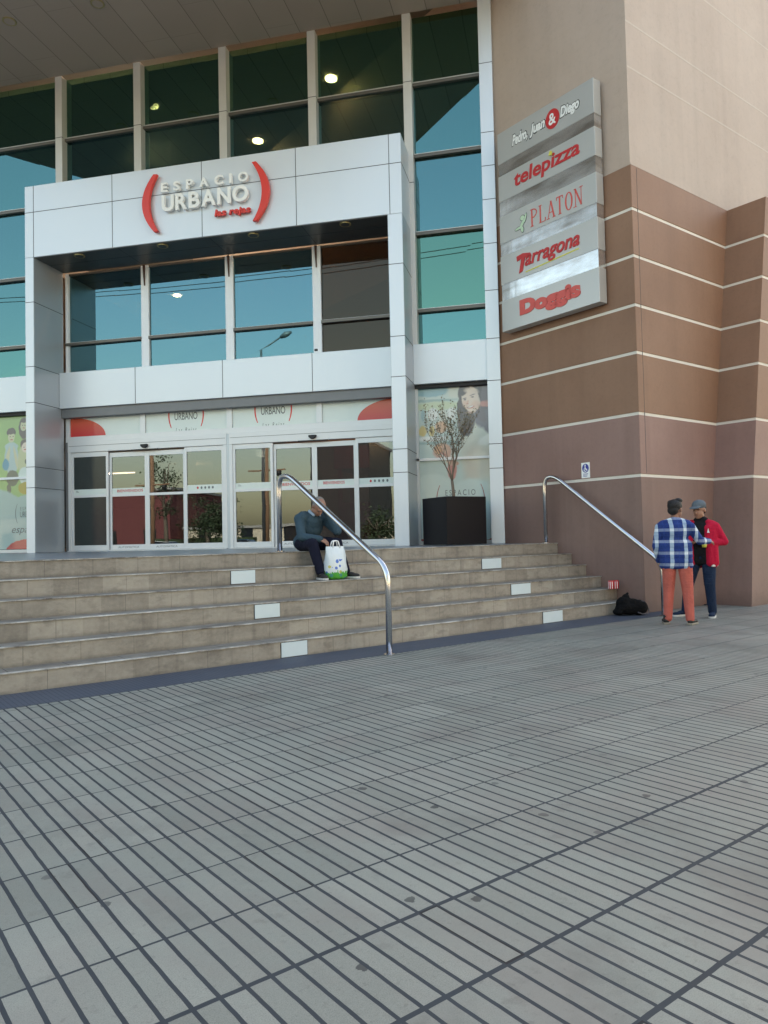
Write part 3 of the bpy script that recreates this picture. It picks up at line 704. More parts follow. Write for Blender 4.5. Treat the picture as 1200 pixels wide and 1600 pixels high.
# two automatic door sets ------------------------------------------
def door_set(x0, x1, name_label):
    d = thing('automatic_door', name_label, 'door', ((x0 + x1) / 2, YD, L))
    b = MB(); b.box((x0, YD - 0.06, 3.27), (x1, YD + 0.06, 3.4995)); hb = b.build('door_header', M['door'], d, 0.004)
    b = MB(); b.box((x0 + 0.02, YD - 0.062, 3.405), (x1 - 0.02, YD - 0.0605, 3.412)); b.build('seam', M['joint'], hb)
    xm = (x0 + x1) / 2
    b = MB(); b.prism([(xm - 0.08 + 0.0, 3.33), (xm - 0.03, 3.29), (xm + 0.03, 3.29), (xm + 0.08, 3.33), (xm + 0.08, 3.37), (xm - 0.08, 3.37)], 0.0601, 0.12, mat=ffr(YD)); b.build('motion_sensor', M['dark'], hb, 0.01)
    b = MB(); b.box((xm - 0.32, YD - 0.075, 3.245), (xm + 0.32, YD - 0.0605, 3.27)); b.build('header_strip', M['dark'], hb)
    for xa, xb in ((x0, x0 + 0.07), (x1 - 0.07, x1)):
        b = MB(); b.box((xa, YD - 0.055, L), (xb, YD + 0.055, 3.2695)); b.build('door_post', M['door'], d, 0.004)
    b = MB(); b.box((x0, YD - 0.10, L - 0.002), (x1, YD + 0.10, L + 0.018)); b.build('threshold', M['frame'], d)
    q = (x1 - x0 - 0.14) / 4
    for i in range(4):
        a = x0 + 0.07 + q * i; c = a + q; yy = YD - 0.035 if i in (0, 3) else YD + 0.012
        fr_ = MB(); sw = 0.055
        zt = 3.265 if i in (0, 3) else 3.235
        fr_.box((a, yy, L + 0.02), (a + sw, yy + 0.04, zt)); fr_.box((c - sw, yy, L + 0.02), (c, yy + 0.04, zt))
        fr_.box((a + sw, yy + 0.001, L + 0.02), (c - sw, yy + 0.039, L + 0.13)); fr_.box((a + sw, yy + 0.001, zt - 0.10), (c - sw, yy + 0.039, zt))
        fr_.box((a + sw, yy + 0.001, 2.28), (c - sw, yy + 0.039, 2.335))
        lf = fr_.build('door_leaf' if i in (1, 2) else 'side_panel', M['door'], d, 0.003)
        for z0, z1 in ((L + 0.13, 2.28), (2.335, zt - 0.10)):
            g_ = MB(); g_.box((a + sw, yy + 0.018, z0), (c - sw, yy + 0.024, z1)); g_.build('glass_pane', M['painted_reflection'] if (i == 0 and x0 < -7) else M['door_glass'], lf)
        if i != 2 or x0 > -7:
            s_ = MB(); s_.box((a + sw, yy + 0.0165, 2.336), (c - sw, yy + 0.0178, 2.46)); s_.build('safety_strip', M['white_vinyl'], lf)
            FF = ffr(yy + 0.016)
            s_ = MB()
            if i == 1 or (i == 2 and x0 > -7):
                fit_text(s_, 'BIENVENIDOS', a + sw + 0.12, c - sw - 0.05 if i == 1 else c - sw - 0.2, 2.37, 2.43, FF, off=0.02); s_.build('welcome_lettering', M['sign_red'], lf)
            elif i == 3:
                for j in range(5):
                    cx = a + sw + 0.24 + j * 0.085
                    s_.prism([(cx + 0.022 * math.cos(t * math.pi / 5), 2.398 + 0.028 * math.sin(t * math.pi / 5)) for t in range(10)], 0, 0.001, 0 if j == 0 else 1, mat=FF)
                s_.build('pictogram', [M['sign_red'], M['grey_vinyl']], lf)
            else:
                for j, (p0, p1) in enumerate(((0.04, 0.10), (0.05, 0.12))): s_.box((a + sw + p0, yy + 0.0155, 2.42 - j * 0.022), (a + sw + p1, yy + 0.016, 2.428 - j * 0.022))
                s_.build('small_print', M['grey_vinyl'], lf)
    for i in (1, 2):
        a = x0 + 0.07 + q * i
        s_ = MB(); fit_text(s_, 'AUTOMATICA', a + 0.2, a + q - 0.2, L + 0.055, L + 0.095, ffr(YD + 0.0105)); s_.build('door_lettering', M['grey_vinyl'], d)
    return d
door_set(-10.36, -6.62, 'left set of silver framed automatic sliding glass doors, nearest the portal left pier')
door_set(-6.56, -2.90, 'right set of silver framed automatic sliding glass doors, behind the seated man')
b = MB(); b.box((-6.6195, YD - 0.05, L), (-6.5605, YD + 0.05, 3.49)); b.build('door_mullion', M['pier'], portal)
b = MB(); b.box((-10.435, YD - 0.04, L), (-10.361, YD + 0.06, 3.4995)); b.build('door_jamb', M['shutter'], portal)
top_b = MB(); top_b.box((-30, 14.05, L - 0.0028), (-0.6, 14.34, L + 0.0)); 

for x_, y_, l_ in ((-6.0, 30, 2.2), (-11.2, 33, 1.8), (-18.5, 29, 1.6), (-3.5, 27, 1.5)):
    b = MB(); b.box((x_ - l_ / 2, y_, 4.30), (x_ + l_ / 2, y_ + 0.12, 4.345)); b.build('strip_lamp', M['lamp_strip'], mall)
# kiosk inside the hall
kio = thing('shop_kiosk', 'dark red shop kiosk with orange lit panel inside the hall behind the right hand doors', 'kiosk', (-4.2, 19.5, L))
b = MB(); b.box((-5.6, 19, L), (-2.6, 21, L + 1.1)); b.build('counter', M['kiosk_red'], kio, 0.02)
b = MB(); b.box((-5.7, 19, L + 2.0), (-2.5, 21.1, L + 2.6)); b.build('header', M['kiosk_red'], kio, 0.02)
b = MB(); b.box((-5.0, 20.8, L + 1.25), (-3.9, 20.95, L + 1.9)); b.build('back_panel', M['kiosk_orange'], kio)
for x in (-5.6, -2.7): 
    b = MB(); b.box((x, 19.05, L + 1.1), (x + 0.1, 19.15, L + 2.0)); b.build('post', M['kiosk_red'], kio)

# ================================================================== BIG CENTRE SIGN (3-D letters)
cs = thing('centre_sign', 'ESPACIO URBANO lettering in white with two big red brackets on the portal fascia', 'sign', (-6.5, YP, 8.0))
FS = ffr(YP - 0.0)
b = MB(); b.prism(arc_strip(-7.61, 8.02, 0.26, 0.585, 0.16, -1), 0.03, 0.11, mat=FS); b.build('bracket', M['red_sign'], cs, 0.01)
b = MB(); b.prism(arc_strip(-5.43, 7.99, 0.27, 0.585, 0.16, 1), 0.03, 0.11, mat=FS); b.build('bracket', M['red_sign'], cs, 0.01)
def letter_row(word, x0, x1, z0, z1, wts, off, depth, gap, mat, parent, base=0.03, shear=0.0):
    tot = sum(wts) + gap * (len(word) - 1); sc = (x1 - x0) / tot; x = x0
    for ch, wt in zip(word, wts):
        b = MB(); fit_text(b, ch, x, x + wt * sc, z0, z1, FS @ Matrix.Translation((0, 0, base)), ext=depth, off=off, shear=shear)
        b.build('letter', mat, parent)
        x += (wt + gap) * sc
letter_row('ESPACIO', -7.45, -5.60, 8.215, 8.405, [0.75, 0.8, 0.85, 1.05, 1.0, 0.3, 1.15], 0.03, 0.07, 0.75, M['white_sign'], cs)
letter_row('URBANO', -7.44, -5.60, 7.825, 8.15, [0.95, 0.9, 0.85, 1.1, 1.0, 1.2], 0.03, 0.07, 0.13, M['white_sign'], cs)
b = MB(); fit_text(b, 'las rejas', -6.32, -5.57, 7.57, 7.74, FS @ Matrix.Translation((0, 0, 0.03)), ext=0.05, off=0.03, shear=0.15)
b.build('lettering', M['red_sign'], cs)

# ================================================================== TENANT SIGN BOARD
ts = thing('tenant_sign', 'tall stepped grey steel sign board listing five shop names on the brown wall', 'sign', TW(-0.1, 1.55, 5.0), ANG)
SB = [(8.72, 8.14), (7.91, 7.43), (7.15, 6.64), (6.41, 5.88), (5.58, 5.01)]
SS = [(8.14, 7.91), (7.43, 7.15), (6.64, 6.41), (5.88, 5.58)]
for z1, z0 in SB:
    b = MB(); b.box((-0.22, 0.50, z0), (-0.03, 2.65, z1), mat=TF); b.build('name_panel', M['sign_grey'], ts, 0.004)
for z1, z0 in SS:
    b = MB(); b.box((-0.212, 0.508, z0 + 0.001), (-0.03, 2.64, z1 - 0.001), mat=TF); b.build('steel_strip', M['sign_strip'], ts)
b = MB(); b.box((-0.03, 0.55, 5.05), (-0.0005, 2.6, 8.68), mat=TF); b.build('mounting_frame', M['dark'], ts)
SF = sfr(-0.221)          # x = -n
def on_sign(z): return SF @ Matrix.Translation((0, 0, z))
# 1: Pedro, Juan & Diego
for wd_, xa_, xb_ in (('Pedro,', -2.30, -1.90), ('Juan', -1.88, -1.50), ('Diego', -1.20, -0.77)):
    dz_ = 0.0 if wd_ == 'Pedro,' else 0.0
    b = MB(); fit_text(b, wd_, xa_, xb_, 8.285, 8.555, on_sign(0.0), off=0.085, shear=0.25); b.build('lettering_outline', M['black_vinyl'], ts)
    b = MB(); fit_text(b, wd_, xa_ + 0.014, xb_ - 0.014, 8.303, 8.538, on_sign(0.003), off=0.045, shear=0.25); b.build('lettering', M['white_sign'], ts)
b = MB(); b.prism([(-1.35 + 0.15 * math.cos(t * math.pi / 12), 8.42 + 0.17 * math.sin(t * math.pi / 12)) for t in range(24)], 0.0, 0.006, mat=SF)
b.build('round_badge', M['sign_red'], ts)
b = MB(); fit_text(b, '&', -1.43, -1.27, 8.32, 8.52, on_sign(0.008), off=0.02); b.build('badge_lettering', M['white_sign'], ts)
# 2: telepizza
b = MB(); fit_text(b, 'telepizza', -2.26, -0.80, 7.50, 7.84, on_sign(0.0), ext=0.008, off=0.022, shear=0.12); b.build('lettering', M['sign_red'], ts)
b = MB(); b.prism([(-1.44, 7.80), (-1.36, 7.79), (-1.37, 7.86), (-1.41, 7.87)], 0.021, 0.03, mat=SF); b.build('green_dot', M['yellow_vinyl'], ts)
# 3: PLATON in thin condensed serif strokes
def stroke(b, p, q, wdt, m):
    p = Vector(p); q = Vector(q); d = (q - p).normalized(); nn = Vector((-d.y, d.x)) * wdt / 2
    b.prism([tuple(p - nn), tuple(q - nn), tuple(q + nn), tuple(p + nn)], 0.0, 0.004, mat=m)
def serif_word(b, word, x0, x1, z0, z1, m):
    n = len(word); cw = (x1 - x0) / n; T, t_ = 0.030, 0.012
    for i, ch in enumerate(word):
        a = x0 + cw * i + cw * 0.16; c = x0 + cw * (i + 1) - cw * 0.16; mid = (a + c) / 2; zh = (z0 + z1) / 2
        def ser(x, z, w_=0.035): stroke(b, (x - w_, z), (x + w_, z), t_, m)
        if ch == 'P':
            stroke(b, (a + .02, z0), (a + .02, z1), T, m); ser(a + .02, z0); ser(a + .02, z1)
            pts = [(a + .02, z1 - .006)] + [(a + .03 + (c - a - .03) * math.sin(k * math.pi / 8), zh + (z1 - zh) / 2 + (z1 - zh) / 2 * math.cos(k * math.pi / 8)) for k in range(9)]
            for p, q in zip(pts, pts[1:]): stroke(b, p, q, t_ * 1.6, m)
        if ch == 'L': stroke(b, (a + .02, z0), (a + .02, z1), T, m); ser(a + .02, z1); stroke(b, (a - .01, z0), (c, z0), t_, m); stroke(b, (c, z0), (c, z0 + .06), t_ * 1.3, m)
        if ch == 'A': stroke(b, (a, z0), (mid, z1), t_, m); stroke(b, (c, z0), (mid, z1), T, m); stroke(b, (a + .03, z0 + .1), (c - .03, z0 + .1), t_, m); ser(a, z0); ser(c, z0)
        if ch == 'T': stroke(b, (mid, z0), (mid, z1), T, m); ser(mid, z0); stroke(b, (a, z1), (c, z1), t_ * 1.3, m); stroke(b, (a, z1), (a, z1 - .05), t_, m); stroke(b, (c, z1), (c, z1 - .05), t_, m)
        if ch == 'O':
            pts = [(mid + (c - a) / 2 * math.cos(k * math.pi / 8), zh + (z1 - z0) / 2 * math.sin(k * math.pi / 8)) for k in range(17)]
            for p, q in zip(pts, pts[1:]): stroke(b, p, q, T * (0.45 + 0.55 * abs((p[0] + q[0]) / 2 - mid) / ((c - a) / 2)), m)
        if ch == 'N': stroke(b, (a + .01, z0), (a + .01, z1), t_, m); stroke(b, (c, z0), (c, z1), t_, m); stroke(b, (a + .01, z1), (c, z0), T, m); ser(a, z0); ser(c, z1); ser(a, z1, 0.02)
b = MB(); serif_word(b, 'PLATON', -1.92, -0.77, 6.72, 7.02, SF); b.build('lettering', M['sign_red2'], ts)
b = MB()
def blob(cx, cz, rx, rz, a=0.0, n=12): return [(cx + rx * math.cos(t * 2 * math.pi / n) * math.cos(a) - rz * math.sin(t * 2 * math.pi / n) * math.sin(a), cz + rx * math.cos(t * 2 * math.pi / n) * math.sin(a) + rz * math.sin(t * 2 * math.pi / n) * math.cos(a)) for t in range(n)]
for i, (cx, cz, rx, rz, a_) in enumerate([(-2.09, 6.95, 0.05, 0.045, 0), (-2.10, 6.84, 0.09, 0.032, 0.9), (-2.19, 6.79, 0.08, 0.022, 0.1), (-2.10, 6.75, 0.03, 0.06, 0.2), (-2.02, 6.93, 0.018, 0.08, -0.3)]):
    b.prism(blob(cx, cz, rx + 0.012, rz + 0.012, a_), 0.0, 0.002 + 0.0004 * i, 1, mat=SF); b.prism(blob(cx, cz, rx, rz, a_), 0.005, 0.006 + 0.0004 * i, 0, mat=SF)
b.build('emblem', [M['green_vinyl'], M['grey_vinyl']], ts)
# 4: Tarragona
b = MB(); fit_text(b, 'arragona', -2.06, -0.86, 5.98, 6.24, on_sign(0.0), ext=0.012, off=0.02, shear=0.3); b.build('lettering', M['sign_red'], ts)
b = MB(); b.prism([(-2.20, 5.97), (-2.12, 5.99), (-2.05, 6.22), (-1.90, 6.20), (-1.93, 6.27), (-2.10, 6.31), (-2.25, 6.29), (-2.24, 6.20), (-2.14, 6.22)], 0, 0.012, mat=SF)
b.build('initial_letter', M['sign_red'], ts)
b = MB(); b.prism([(-2.05, 5.945), (-0.88, 5.995), (-0.88, 6.015), (-2.05, 5.965)], 0.0, 0.004, mat=SF); b.build('underline', M['yellow_vinyl'], ts)
# 5: Doggis
b = MB(); fit_text(b, 'Doggis', -2.21, -0.87, 5.13, 5.48, on_sign(0.0), ext=0.012, off=0.075); b.build('lettering', M['sign_red2'], ts)

# wheelchair sign
wsn = thing('wheelchair_sign', 'small white and blue accessibility sign above the right handrail', 'sign', TW(-0.004, 1.05, 2.2), ANG)
WF = sfr(-0.001)
b = MB(); b.prism([(-1.135, 2.195), (-0.965, 2.195), (-0.965, 2.455), (-1.135, 2.455)], 0.0, 0.006, mat=WF); b.build('plate', M['white_sign'], wsn)
blue = simple('sign_blue', (0.03, 0.04, 0.30), 0.5)
b = MB(); b.prism(blob(-1.05, 2.36, 0.068, 0.075, n=20), 0.0062, 0.0072, mat=WF); b.build('blue_disc', blue, wsn)
b = MB(); b.prism(blob(-1.055, 2.41, 0.012, 0.013), 0.0074, 0.0084, mat=WF); b.prism([(-1.065, 2.395), (-1.05, 2.395), (-1.045, 2.35), (-1.02, 2.35), (-1.01, 2.315), (-1.025, 2.315), (-1.035, 2.337), (-1.065, 2.337)], 0.0074, 0.0084, mat=WF)
b.prism([(-1.08, 2.36), (-1.07, 2.36), (-1.075, 2.33), (-1.055, 2.31), (-1.035, 2.32), (-1.03, 2.31), (-1.055, 2.297), (-1.088, 2.32)], 0.0074, 0.0084, mat=WF)
b.build('symbol', M['white_sign'], wsn)
b = MB()
for j, zz in enumerate((2.26, 2.24, 2.22)): b.prism([(-1.10, zz), (-1.0 - 0.01 * j, zz), (-1.0 - 0.01 * j, zz + 0.008), (-1.10, zz + 0.008)], 0.0062, 0.0070, mat=WF)
b.build('small_print', blue, wsn)

# ================================================================== HANDRAILS
def bez(pts, n=7, r=0.16):
    """round the corners of a polyline"""
    out = [Vector(pts[0])]
    for i in range(1, len(pts) - 1):
        p = Vector(pts[i]); a = (Vector(pts[i - 1]) - p); c = (Vector(pts[i + 1]) - p)
        ra = min(r, a.length * 0.45); rc = min(r, c.length * 0.45)
        A = p + a.normalized() * ra; C_ = p + c.normalized() * rc
        for k in range(n + 1):
            u = k / n; out.append(A * (1 - u) ** 2 + p * 2 * u * (1 - u) + C_ * u * u)
    out.append(Vector(pts[-1])); return out
def rail(tt, pts, label):
    t = thing('handrail', label, 'handrail', TW(tt, pts[-1][0], 0), ANG, 'steel handrails beside the steps')
    path = bez([TW(tt, n, z) for n, z in pts], r=0.19)
    b = MB(); b.tube(path, 0.034, 16); b.build('rail', M['steel'], t)
    for n, z in (pts[0], pts[-1]):
        b = MB(); c = TW(tt, n, z); b.prism([(c.x + 0.065 * math.cos(k * math.pi / 10), c.y + 0.065 * math.sin(k * math.pi / 10)) for k in range(20)], z + 0.001, z + 0.010)
        b.build('base_plate', M['steel'], t)
rail(-5.38, [(1.94, L), (1.94, 2.10), (1.68, 2.11), (-0.40, 0.94), (-0.40, 0.0)], 'stainless steel handrail down the middle of the stairs beside the seated man')
rail(-0.20, [(1.78, L), (1.78, 2.24), (1.55, 2.26), (-0.44, 0.80), (-0.44, 0.0)], 'stainless steel handrail along the brown wall at the right end of the stairs')

# ================================================================== POSTERS (flat printed window vinyls)
PAL = {'bg': (0.50, 0.62, 0.58), 'teal': (0.24, 0.44, 0.50), 'shelf': (0.30, 0.44, 0.42), 'lime': (0.52, 0.62, 0.42), 'yellow': (0.62, 0.50, 0.20), 'orange': (0.66, 0.36, 0.20),
       'hair': (0.07, 0.06, 0.075), 'hair2': (0.13, 0.11, 0.14), 'face': (0.68, 0.57, 0.48), 'cheek': (0.64, 0.40, 0.30), 'lip': (0.45, 0.15, 0.13), 'white': (0.74, 0.78, 0.74), 'redtop': (0.56, 0.24, 0.21),
       'coat': (0.14, 0.14, 0.19), 'hand': (0.60, 0.36, 0.28), 'pale': (0.58, 0.63, 0.55), 'foot': (0.56, 0.68, 0.64), 'redarc': (0.45, 0.04, 0.045), 'green': (0.26, 0.44, 0.16), 'boy': (0.36, 0.50, 0.50), 'skin': (0.52, 0.52, 0.34),
       'bag': (0.08, 0.11, 0.09), 'mustard': (0.38, 0.31, 0.05), 'aqua': (0.30, 0.45, 0.43), 'blue': (0.04, 0.26, 0.38), 'beige': (0.55, 0.50, 0.42)}
def painted(name, base, items, kx, kz, conv, org):
    """one flat printed sheet: soft edged blots of ink, like an enlarged photograph"""
    b = NB(name); co = b.coord()
    nz = b.n('ShaderNodeTexNoise'); nz.inputs['Scale'].default_value = 9; nz.inputs['Detail'].default_value = 3
    va = b.n('ShaderNodeVectorMath', operation='MULTIPLY_ADD'); b.set(nz.inputs['Vector'], co)
    b.set(va.inputs[0], nz.outputs['Color']); va.inputs[1].default_value = (0.05, 0.0, 0.05)
    sb = b.n('ShaderNodeVectorMath', operation='SUBTRACT'); b.set(sb.inputs[0], co); sb.inputs[1].default_value = (0.025, 0, 0.025)
    b.set(va.inputs[2], sb.outputs[0]); cw = va.outputs[0]
    c = b.mix(b.noise(2.5, 3, co), tuple(v * 0.92 for v in PAL[base]), tuple(min(1, v * 1.06) for v in PAL[base]))
    for it in items:
        cx, cy, rx, ry, key = it[:5]; an = it[5] if len(it) > 5 else 0.0; soft = it[6] if len(it) > 6 else 0.35; al = it[7] if len(it) > 7 else 1.0
        X, Z = conv(cx, cy)
        mp = b.n('ShaderNodeMapping', vector_type='TEXTURE'); b.set(mp.inputs[0], cw)
        mp.inputs['Location'].default_value = (X - org[0], 0, Z - org[2]); mp.inputs['Rotation'].default_value = (0, an, 0); mp.inputs['Scale'].default_value = (rx * kx, 1, ry * kz)
        sx, sy, sz = b.xyz(mp.outputs[0]); d = b.math('SQRT', b.math('ADD', b.math('MULTIPLY', sx, sx), b.math('MULTIPLY', sz, sz)))
        mr = b.n('ShaderNodeMapRange', interpolation_type='SMOOTHSTEP'); b.set(mr.inputs['Value'], d)
        mr.inputs['From Min'].default_value = 1.0 + soft / 2; mr.inputs['From Max'].default_value = 1.0 - soft / 2; mr.inputs['To Min'].default_value = 0.0; mr.inputs['To Max'].default_value = al
        c = b.mix(mr.outputs[0], c, PAL[key])
    g_ = b.noise(160, 2, co); c = b.mix(0.05, c, b.mix(g_, (0, 0, 0), (1, 1, 1)))
    return b.done(c, 0.22, coat=0.6)
def poster(label, x0, x1, base, items, kx, kz, conv, org):
    t = thing('window_poster', label, 'poster', org)
    b = MB(); b.box((x0, YPO - 0.003, L + 0.08), (x1, YPO, 4.15)); b.build('print', painted('poster_print', base, items, kx, kz, conv, org), t)
    return t
def conv_r(zx, zy):
    px = 640 + zx / 5.926; py = 590 + zy / 5.926
    return (-2.57 + (px - 652 - (py - 603) * 0.012) / 125.5 * 1.585, 4.19 - (py - (603 - (px - 652) * 0.045)) / 249 * 3.08)
def conv_l(zx, zy):
    px = zx / 6.4; py = 630 + zy / 6.4
    return (-11.34 + (px - 38) * 0.01555, 4.19 - (py - 645) / 218 * 3.07)
YPO = 14.355; FPo = ffr(YPO - 0.003)
woman = [(200, 110, 160, 60, 'teal', 0, .3), (200, 205, 280, 14, 'shelf', 0, .8), (250, 255, 230, 40, 'lime', 0, .6), (420, 130, 60, 60, 'pale', 0, .8),
    (125, 340, 22, 55, 'teal', 0, .7, .6), (215, 330, 45, 60, 'white', 0, .5), (310, 350, 40, 60, 'pale', 0, .6), (390, 330, 40, 60, 'white', 0, .7),
    (120, 490, 36, 50, 'yellow', 0, .5), (205, 490, 26, 50, 'yellow', 0, .5), (290, 450, 55, 55, 'orange', 0, .5, .85), (380, 470, 34, 50, 'pale', 0, .6), (200, 560, 150, 24, 'white', 0, .8), (300, 600, 230, 16, 'shelf', 0.03, .8),
    (650, 640, 190, 330, 'pale', 0, .4), (640, 760, 150, 150, 'beige', 0, .8, .6), (740, 560, 120, 45, 'white', -.3, .5, .7),
    (790, 400, 130, 130, 'coat', 0, .25), (690, 330, 90, 130, 'coat', .5, .3),
    (640, 150, 190, 150, 'hair2', .25, .15), (560, 130, 112, 130, 'hair', .2, .15), (520, 400, 78, 140, 'hair', .12, .22), (480, 300, 42, 120, 'hair', -.05, .25),
    (740, 230, 110, 34, 'redtop', -.1, .5), (720, 130, 60, 90, 'hair2', .6, .4), (640, 320, 46, 100, 'hair2', -.5, .5, .8),
    (562, 195, 80, 124, 'face', -.22, .16), (505, 110, 60, 34, 'hair', -.75, .4), (610, 250, 40, 40, 'cheek', 0, .9, .55), (512, 240, 22, 34, 'cheek', 0, .9, .5), (570, 120, 60, 30, 'face', .2, .8),
    (508, 186, 18, 6, 'hair2', -.1, .9, .8), (580, 156, 24, 6, 'hair2', -.25, .9, .8), (510, 200, 11, 6, 'hair', 0, .8, .85), (578, 178, 13, 6, 'hair', -.1, .8, .85), (535, 222, 8, 20, 'cheek', .2, .9, .8), (534, 238, 14, 6, 'lip', 0, .9, .5),
    (562, 268, 34, 11, 'lip', -.25, .7, .8), (562, 265, 26, 5, 'white', -.25, .6, .9), (560, 318, 40, 14, 'cheek', -.1, .9, .5),
    (300, 680, 85, 80, 'hand', .3, .35), (262, 660, 38, 46, 'orange', .2, .3), (330, 650, 42, 34, 'cheek', .3, .5), (300, 700, 40, 10, 'lip', .5, .8, .7), (320, 745, 60, 12, 'white', .9, .7, .7), (360, 750, 40, 12, 'face', -.9, .6), (385, 850, 42, 90, 'redtop', 0, .3), (400, 790, 50, 22, 'hand', 0, .5),
    (800, 720, 50, 160, 'redtop', 0, .5, .7), (560, 980, 70, 200, 'beige', 0, .9, .5),
    (200, 1230, 300, 340, 'foot', 0, .1), (560, 1300, 300, 370, 'foot', 0, .12), (800, 1260, 90, 380, 'foot', 0, .3), (770, 1010, 14, 130, 'white', 0, .5), (690, 1300, 40, 300, 'teal', 0, .9, .35),
    (760, 1510, 80, 40, 'redarc', 0, .15), (110, 1530, 60, 30, 'redarc', 0, .15)]
pw_t = poster('large printed window poster of a smiling dark haired woman behind the planter', -2.55, -1.182, 'bg', woman, 0.002131, 0.002087, conv_r, (-1.9, YPO, L))
crew = [(-100, 300, 700, 380, 'green', 0, .4)]
for dx in (-420, -210, 0):
    crew += [(62 + dx, 540, 74, 170, 'boy', 0, .2), (62 + dx, 420, 70, 40, 'boy', 0, .3), (20 + dx, 540, 18, 120, 'skin', .2, .5), (108 + dx, 540, 14, 120, 'skin', -.2, .5), (72 + dx, 740, 66, 80, 'bag', 0, .2), (35 + dx, 850, 22, 60, 'bag', 0, .4), (60 + dx, 275, 48, 46, 'hair', 0, .2), (62 + dx, 320, 36, 54, 'skin', 0, .2), (62 + dx, 276, 40, 18, 'hair', 0, .4), (48 + dx, 318, 7, 4, 'hair', 0, .6), (78 + dx, 318, 7, 4, 'hair', 0, .6), (64 + dx, 348, 14, 5, 'lip', 0, .6)]
crew += [(195, 240, 56, 110, 'hair', 0, .2), (192, 215, 32, 54, 'skin', 0, .2), (190, 172, 30, 14, 'hair', 0, .4), (181, 212, 6, 4, 'hair', 0, .6), (205, 210, 6, 4, 'hair', 0, .6), (193, 240, 12, 5, 'lip', 0, .6),
    (205, 560, 80, 150, 'skin', 0, .3, .8), (208, 400, 52, 50, 'hair', 0, .3), (208, 435, 38, 52, 'face', 0, .3), (195, 432, 6, 4, 'hair', 0, .6), (222, 430, 6, 4, 'hair', 0, .6), (208, 456, 16, 6, 'lip', 0, .6),
    (215, 720, 80, 90, 'foot', 0, .2), (225, 580, 24, 28, 'bag', 0, .3), (0, 600, 34, 60, 'blue', 0, .4), (205, 845, 72, 62, 'mustard', 0, .2), (330, 600, 60, 260, 'skin', 0, .5, .6),
    (-260, 1240, 560, 420, 'aqua', 0, .06), (260, 1240, 320, 330, 'aqua', 0, .06), (260, 1480, 260, 122, 'redarc', 0, .06), (640, 1200, 200, 500, 'aqua', 0, .3)]
pl_t = poster('green and aqua window poster with a group of young people, left of the portal pier', -12.88, -10.67, 'green', crew, 0.00243, 0.0022, conv_l, (-11.6, YPO, L))
small_logo(-1.77, 1.96, 1.0, pw_t, FPo, sub='', off=0.0005, thin=0.5, red='dull_red')

small_logo(-11.35, 1.98, 0.72, pl_t, FPo, sub='', off=0.0005, thin=0.5, red='grey_vinyl')
b = MB(); fit_text(b, 'espacio', -11.78, -11.05, 1.50, 1.70, FPo @ Matrix.Translation((0, 0, 0.0012)), shear=0.3); b.build('script_lettering', M['grey_vinyl'], pl_t)

# ================================================================== PLANTER WITH BARE SHRUB
def leaf_cards(b, c, d, size, mi=0):
    d = Vector(d).normalized(); a = Vector((random.uniform(-1, 1), random.uniform(-1, 1), random.uniform(-1, 1)))
    s_ = d.cross(a).normalized() * size * 0.28; c = Vector(c)
    n_ = d.cross(s_).normalized() * size * 0.08
    b.add([c, c + d * size * 0.5 + s_ + n_, c + d * size, c + d * size * 0.5 - s_ + n_], [(0, 1, 2), (0, 2, 3)], mi)
PC = Vector((-1.78, 13.42, L))
pt = thing('planter', 'black square planter box on the landing in front of the woman poster', 'planter', PC, R(40))
pm = Matrix.Translation(PC) @ Matrix.Rotation(R(40), 4, 'Z')
b = MB(); h_ = 0.415; hb_ = 0.413
bot = [(-hb_, -hb_), (hb_, -hb_), (hb_, hb_), (-hb_, hb_)]; tp = [(-h_, -h_), (h_, -h_), (h_, h_), (-h_, h_)]; ti = [(p[0] * 0.91, p[1] * 0.91) for p in tp]
v = [(*p, 0.012) for p in bot] + [(*p, 0.85) for p in tp] + [(*p, 0.85) for p in ti] + [(*p, 0.72) for p in ti]
b.add(v, [(3, 2, 1, 0)] + [(i, (i + 1) % 4, 4 + (i + 1) % 4, 4 + i) for i in range(4)] + [(4 + i, 4 + (i + 1) % 4, 8 + (i + 1) % 4, 8 + i) for i in range(4)] + [(8 + i, 8 + (i + 1) % 4, 12 + (i + 1) % 4, 12 + i) for i in range(4)], mat=pm)
b.build('box', M['planter'], pt, 0.008)
b = MB(); b.prism([(p[0] * 0.99, p[1] * 0.99) for p in ti], 0.70, 0.79, mat=pm); b.build('soil', M['soil'], pt)
tree = thing('small_tree', 'sparse leafless looking little olive tree growing in the black planter', 'plant', PC + Vector((0, 0, 0.79)))
wood = MB(); lv = MB(); random.seed(11)
def branch(p, d, ln, r, depth):
    pts = [Vector(p)]; dd = Vector(d).normalized(); n = 5
    for i in range(n):
        dd = (dd + Vector((random.uniform(-.22, .22), random.uniform(-.22, .22), random.uniform(-.05, .16)))).normalized()
        pts.append(pts[-1] + dd * ln / n)
    rs = [r * (1 - 0.45 * i / n) for i in range(n + 1)]
    wood.tube(pts, rs, 6 if depth < 2 else 4)
    if depth >= 2:
        for q in pts[1:]:
            for _ in range(3 if depth >= 3 else 1):
                if random.random() < 0.2:
                    leaf_cards(lv, q, (random.uniform(-1, 1), random.uniform(-1, 1), random.uniform(-.3, 1)), random.uniform(.025, .05))
    if depth < 4:
        for i in ([2, 3, 4, 5] if depth else [5]):
            k = 1 if depth else 0
            for _ in range(k):
                a_ = random.uniform(0, 2 * math.pi); sp = 0.55
                nd = (dd + Vector((math.cos(a_) * sp, math.sin(a_) * sp, 0.25))).normalized()
                branch(pts[i], nd, ln * random.uniform(.5, .75), rs[i] * 0.62, depth + 1)
base = PC + Vector((0, 0, 0.78))
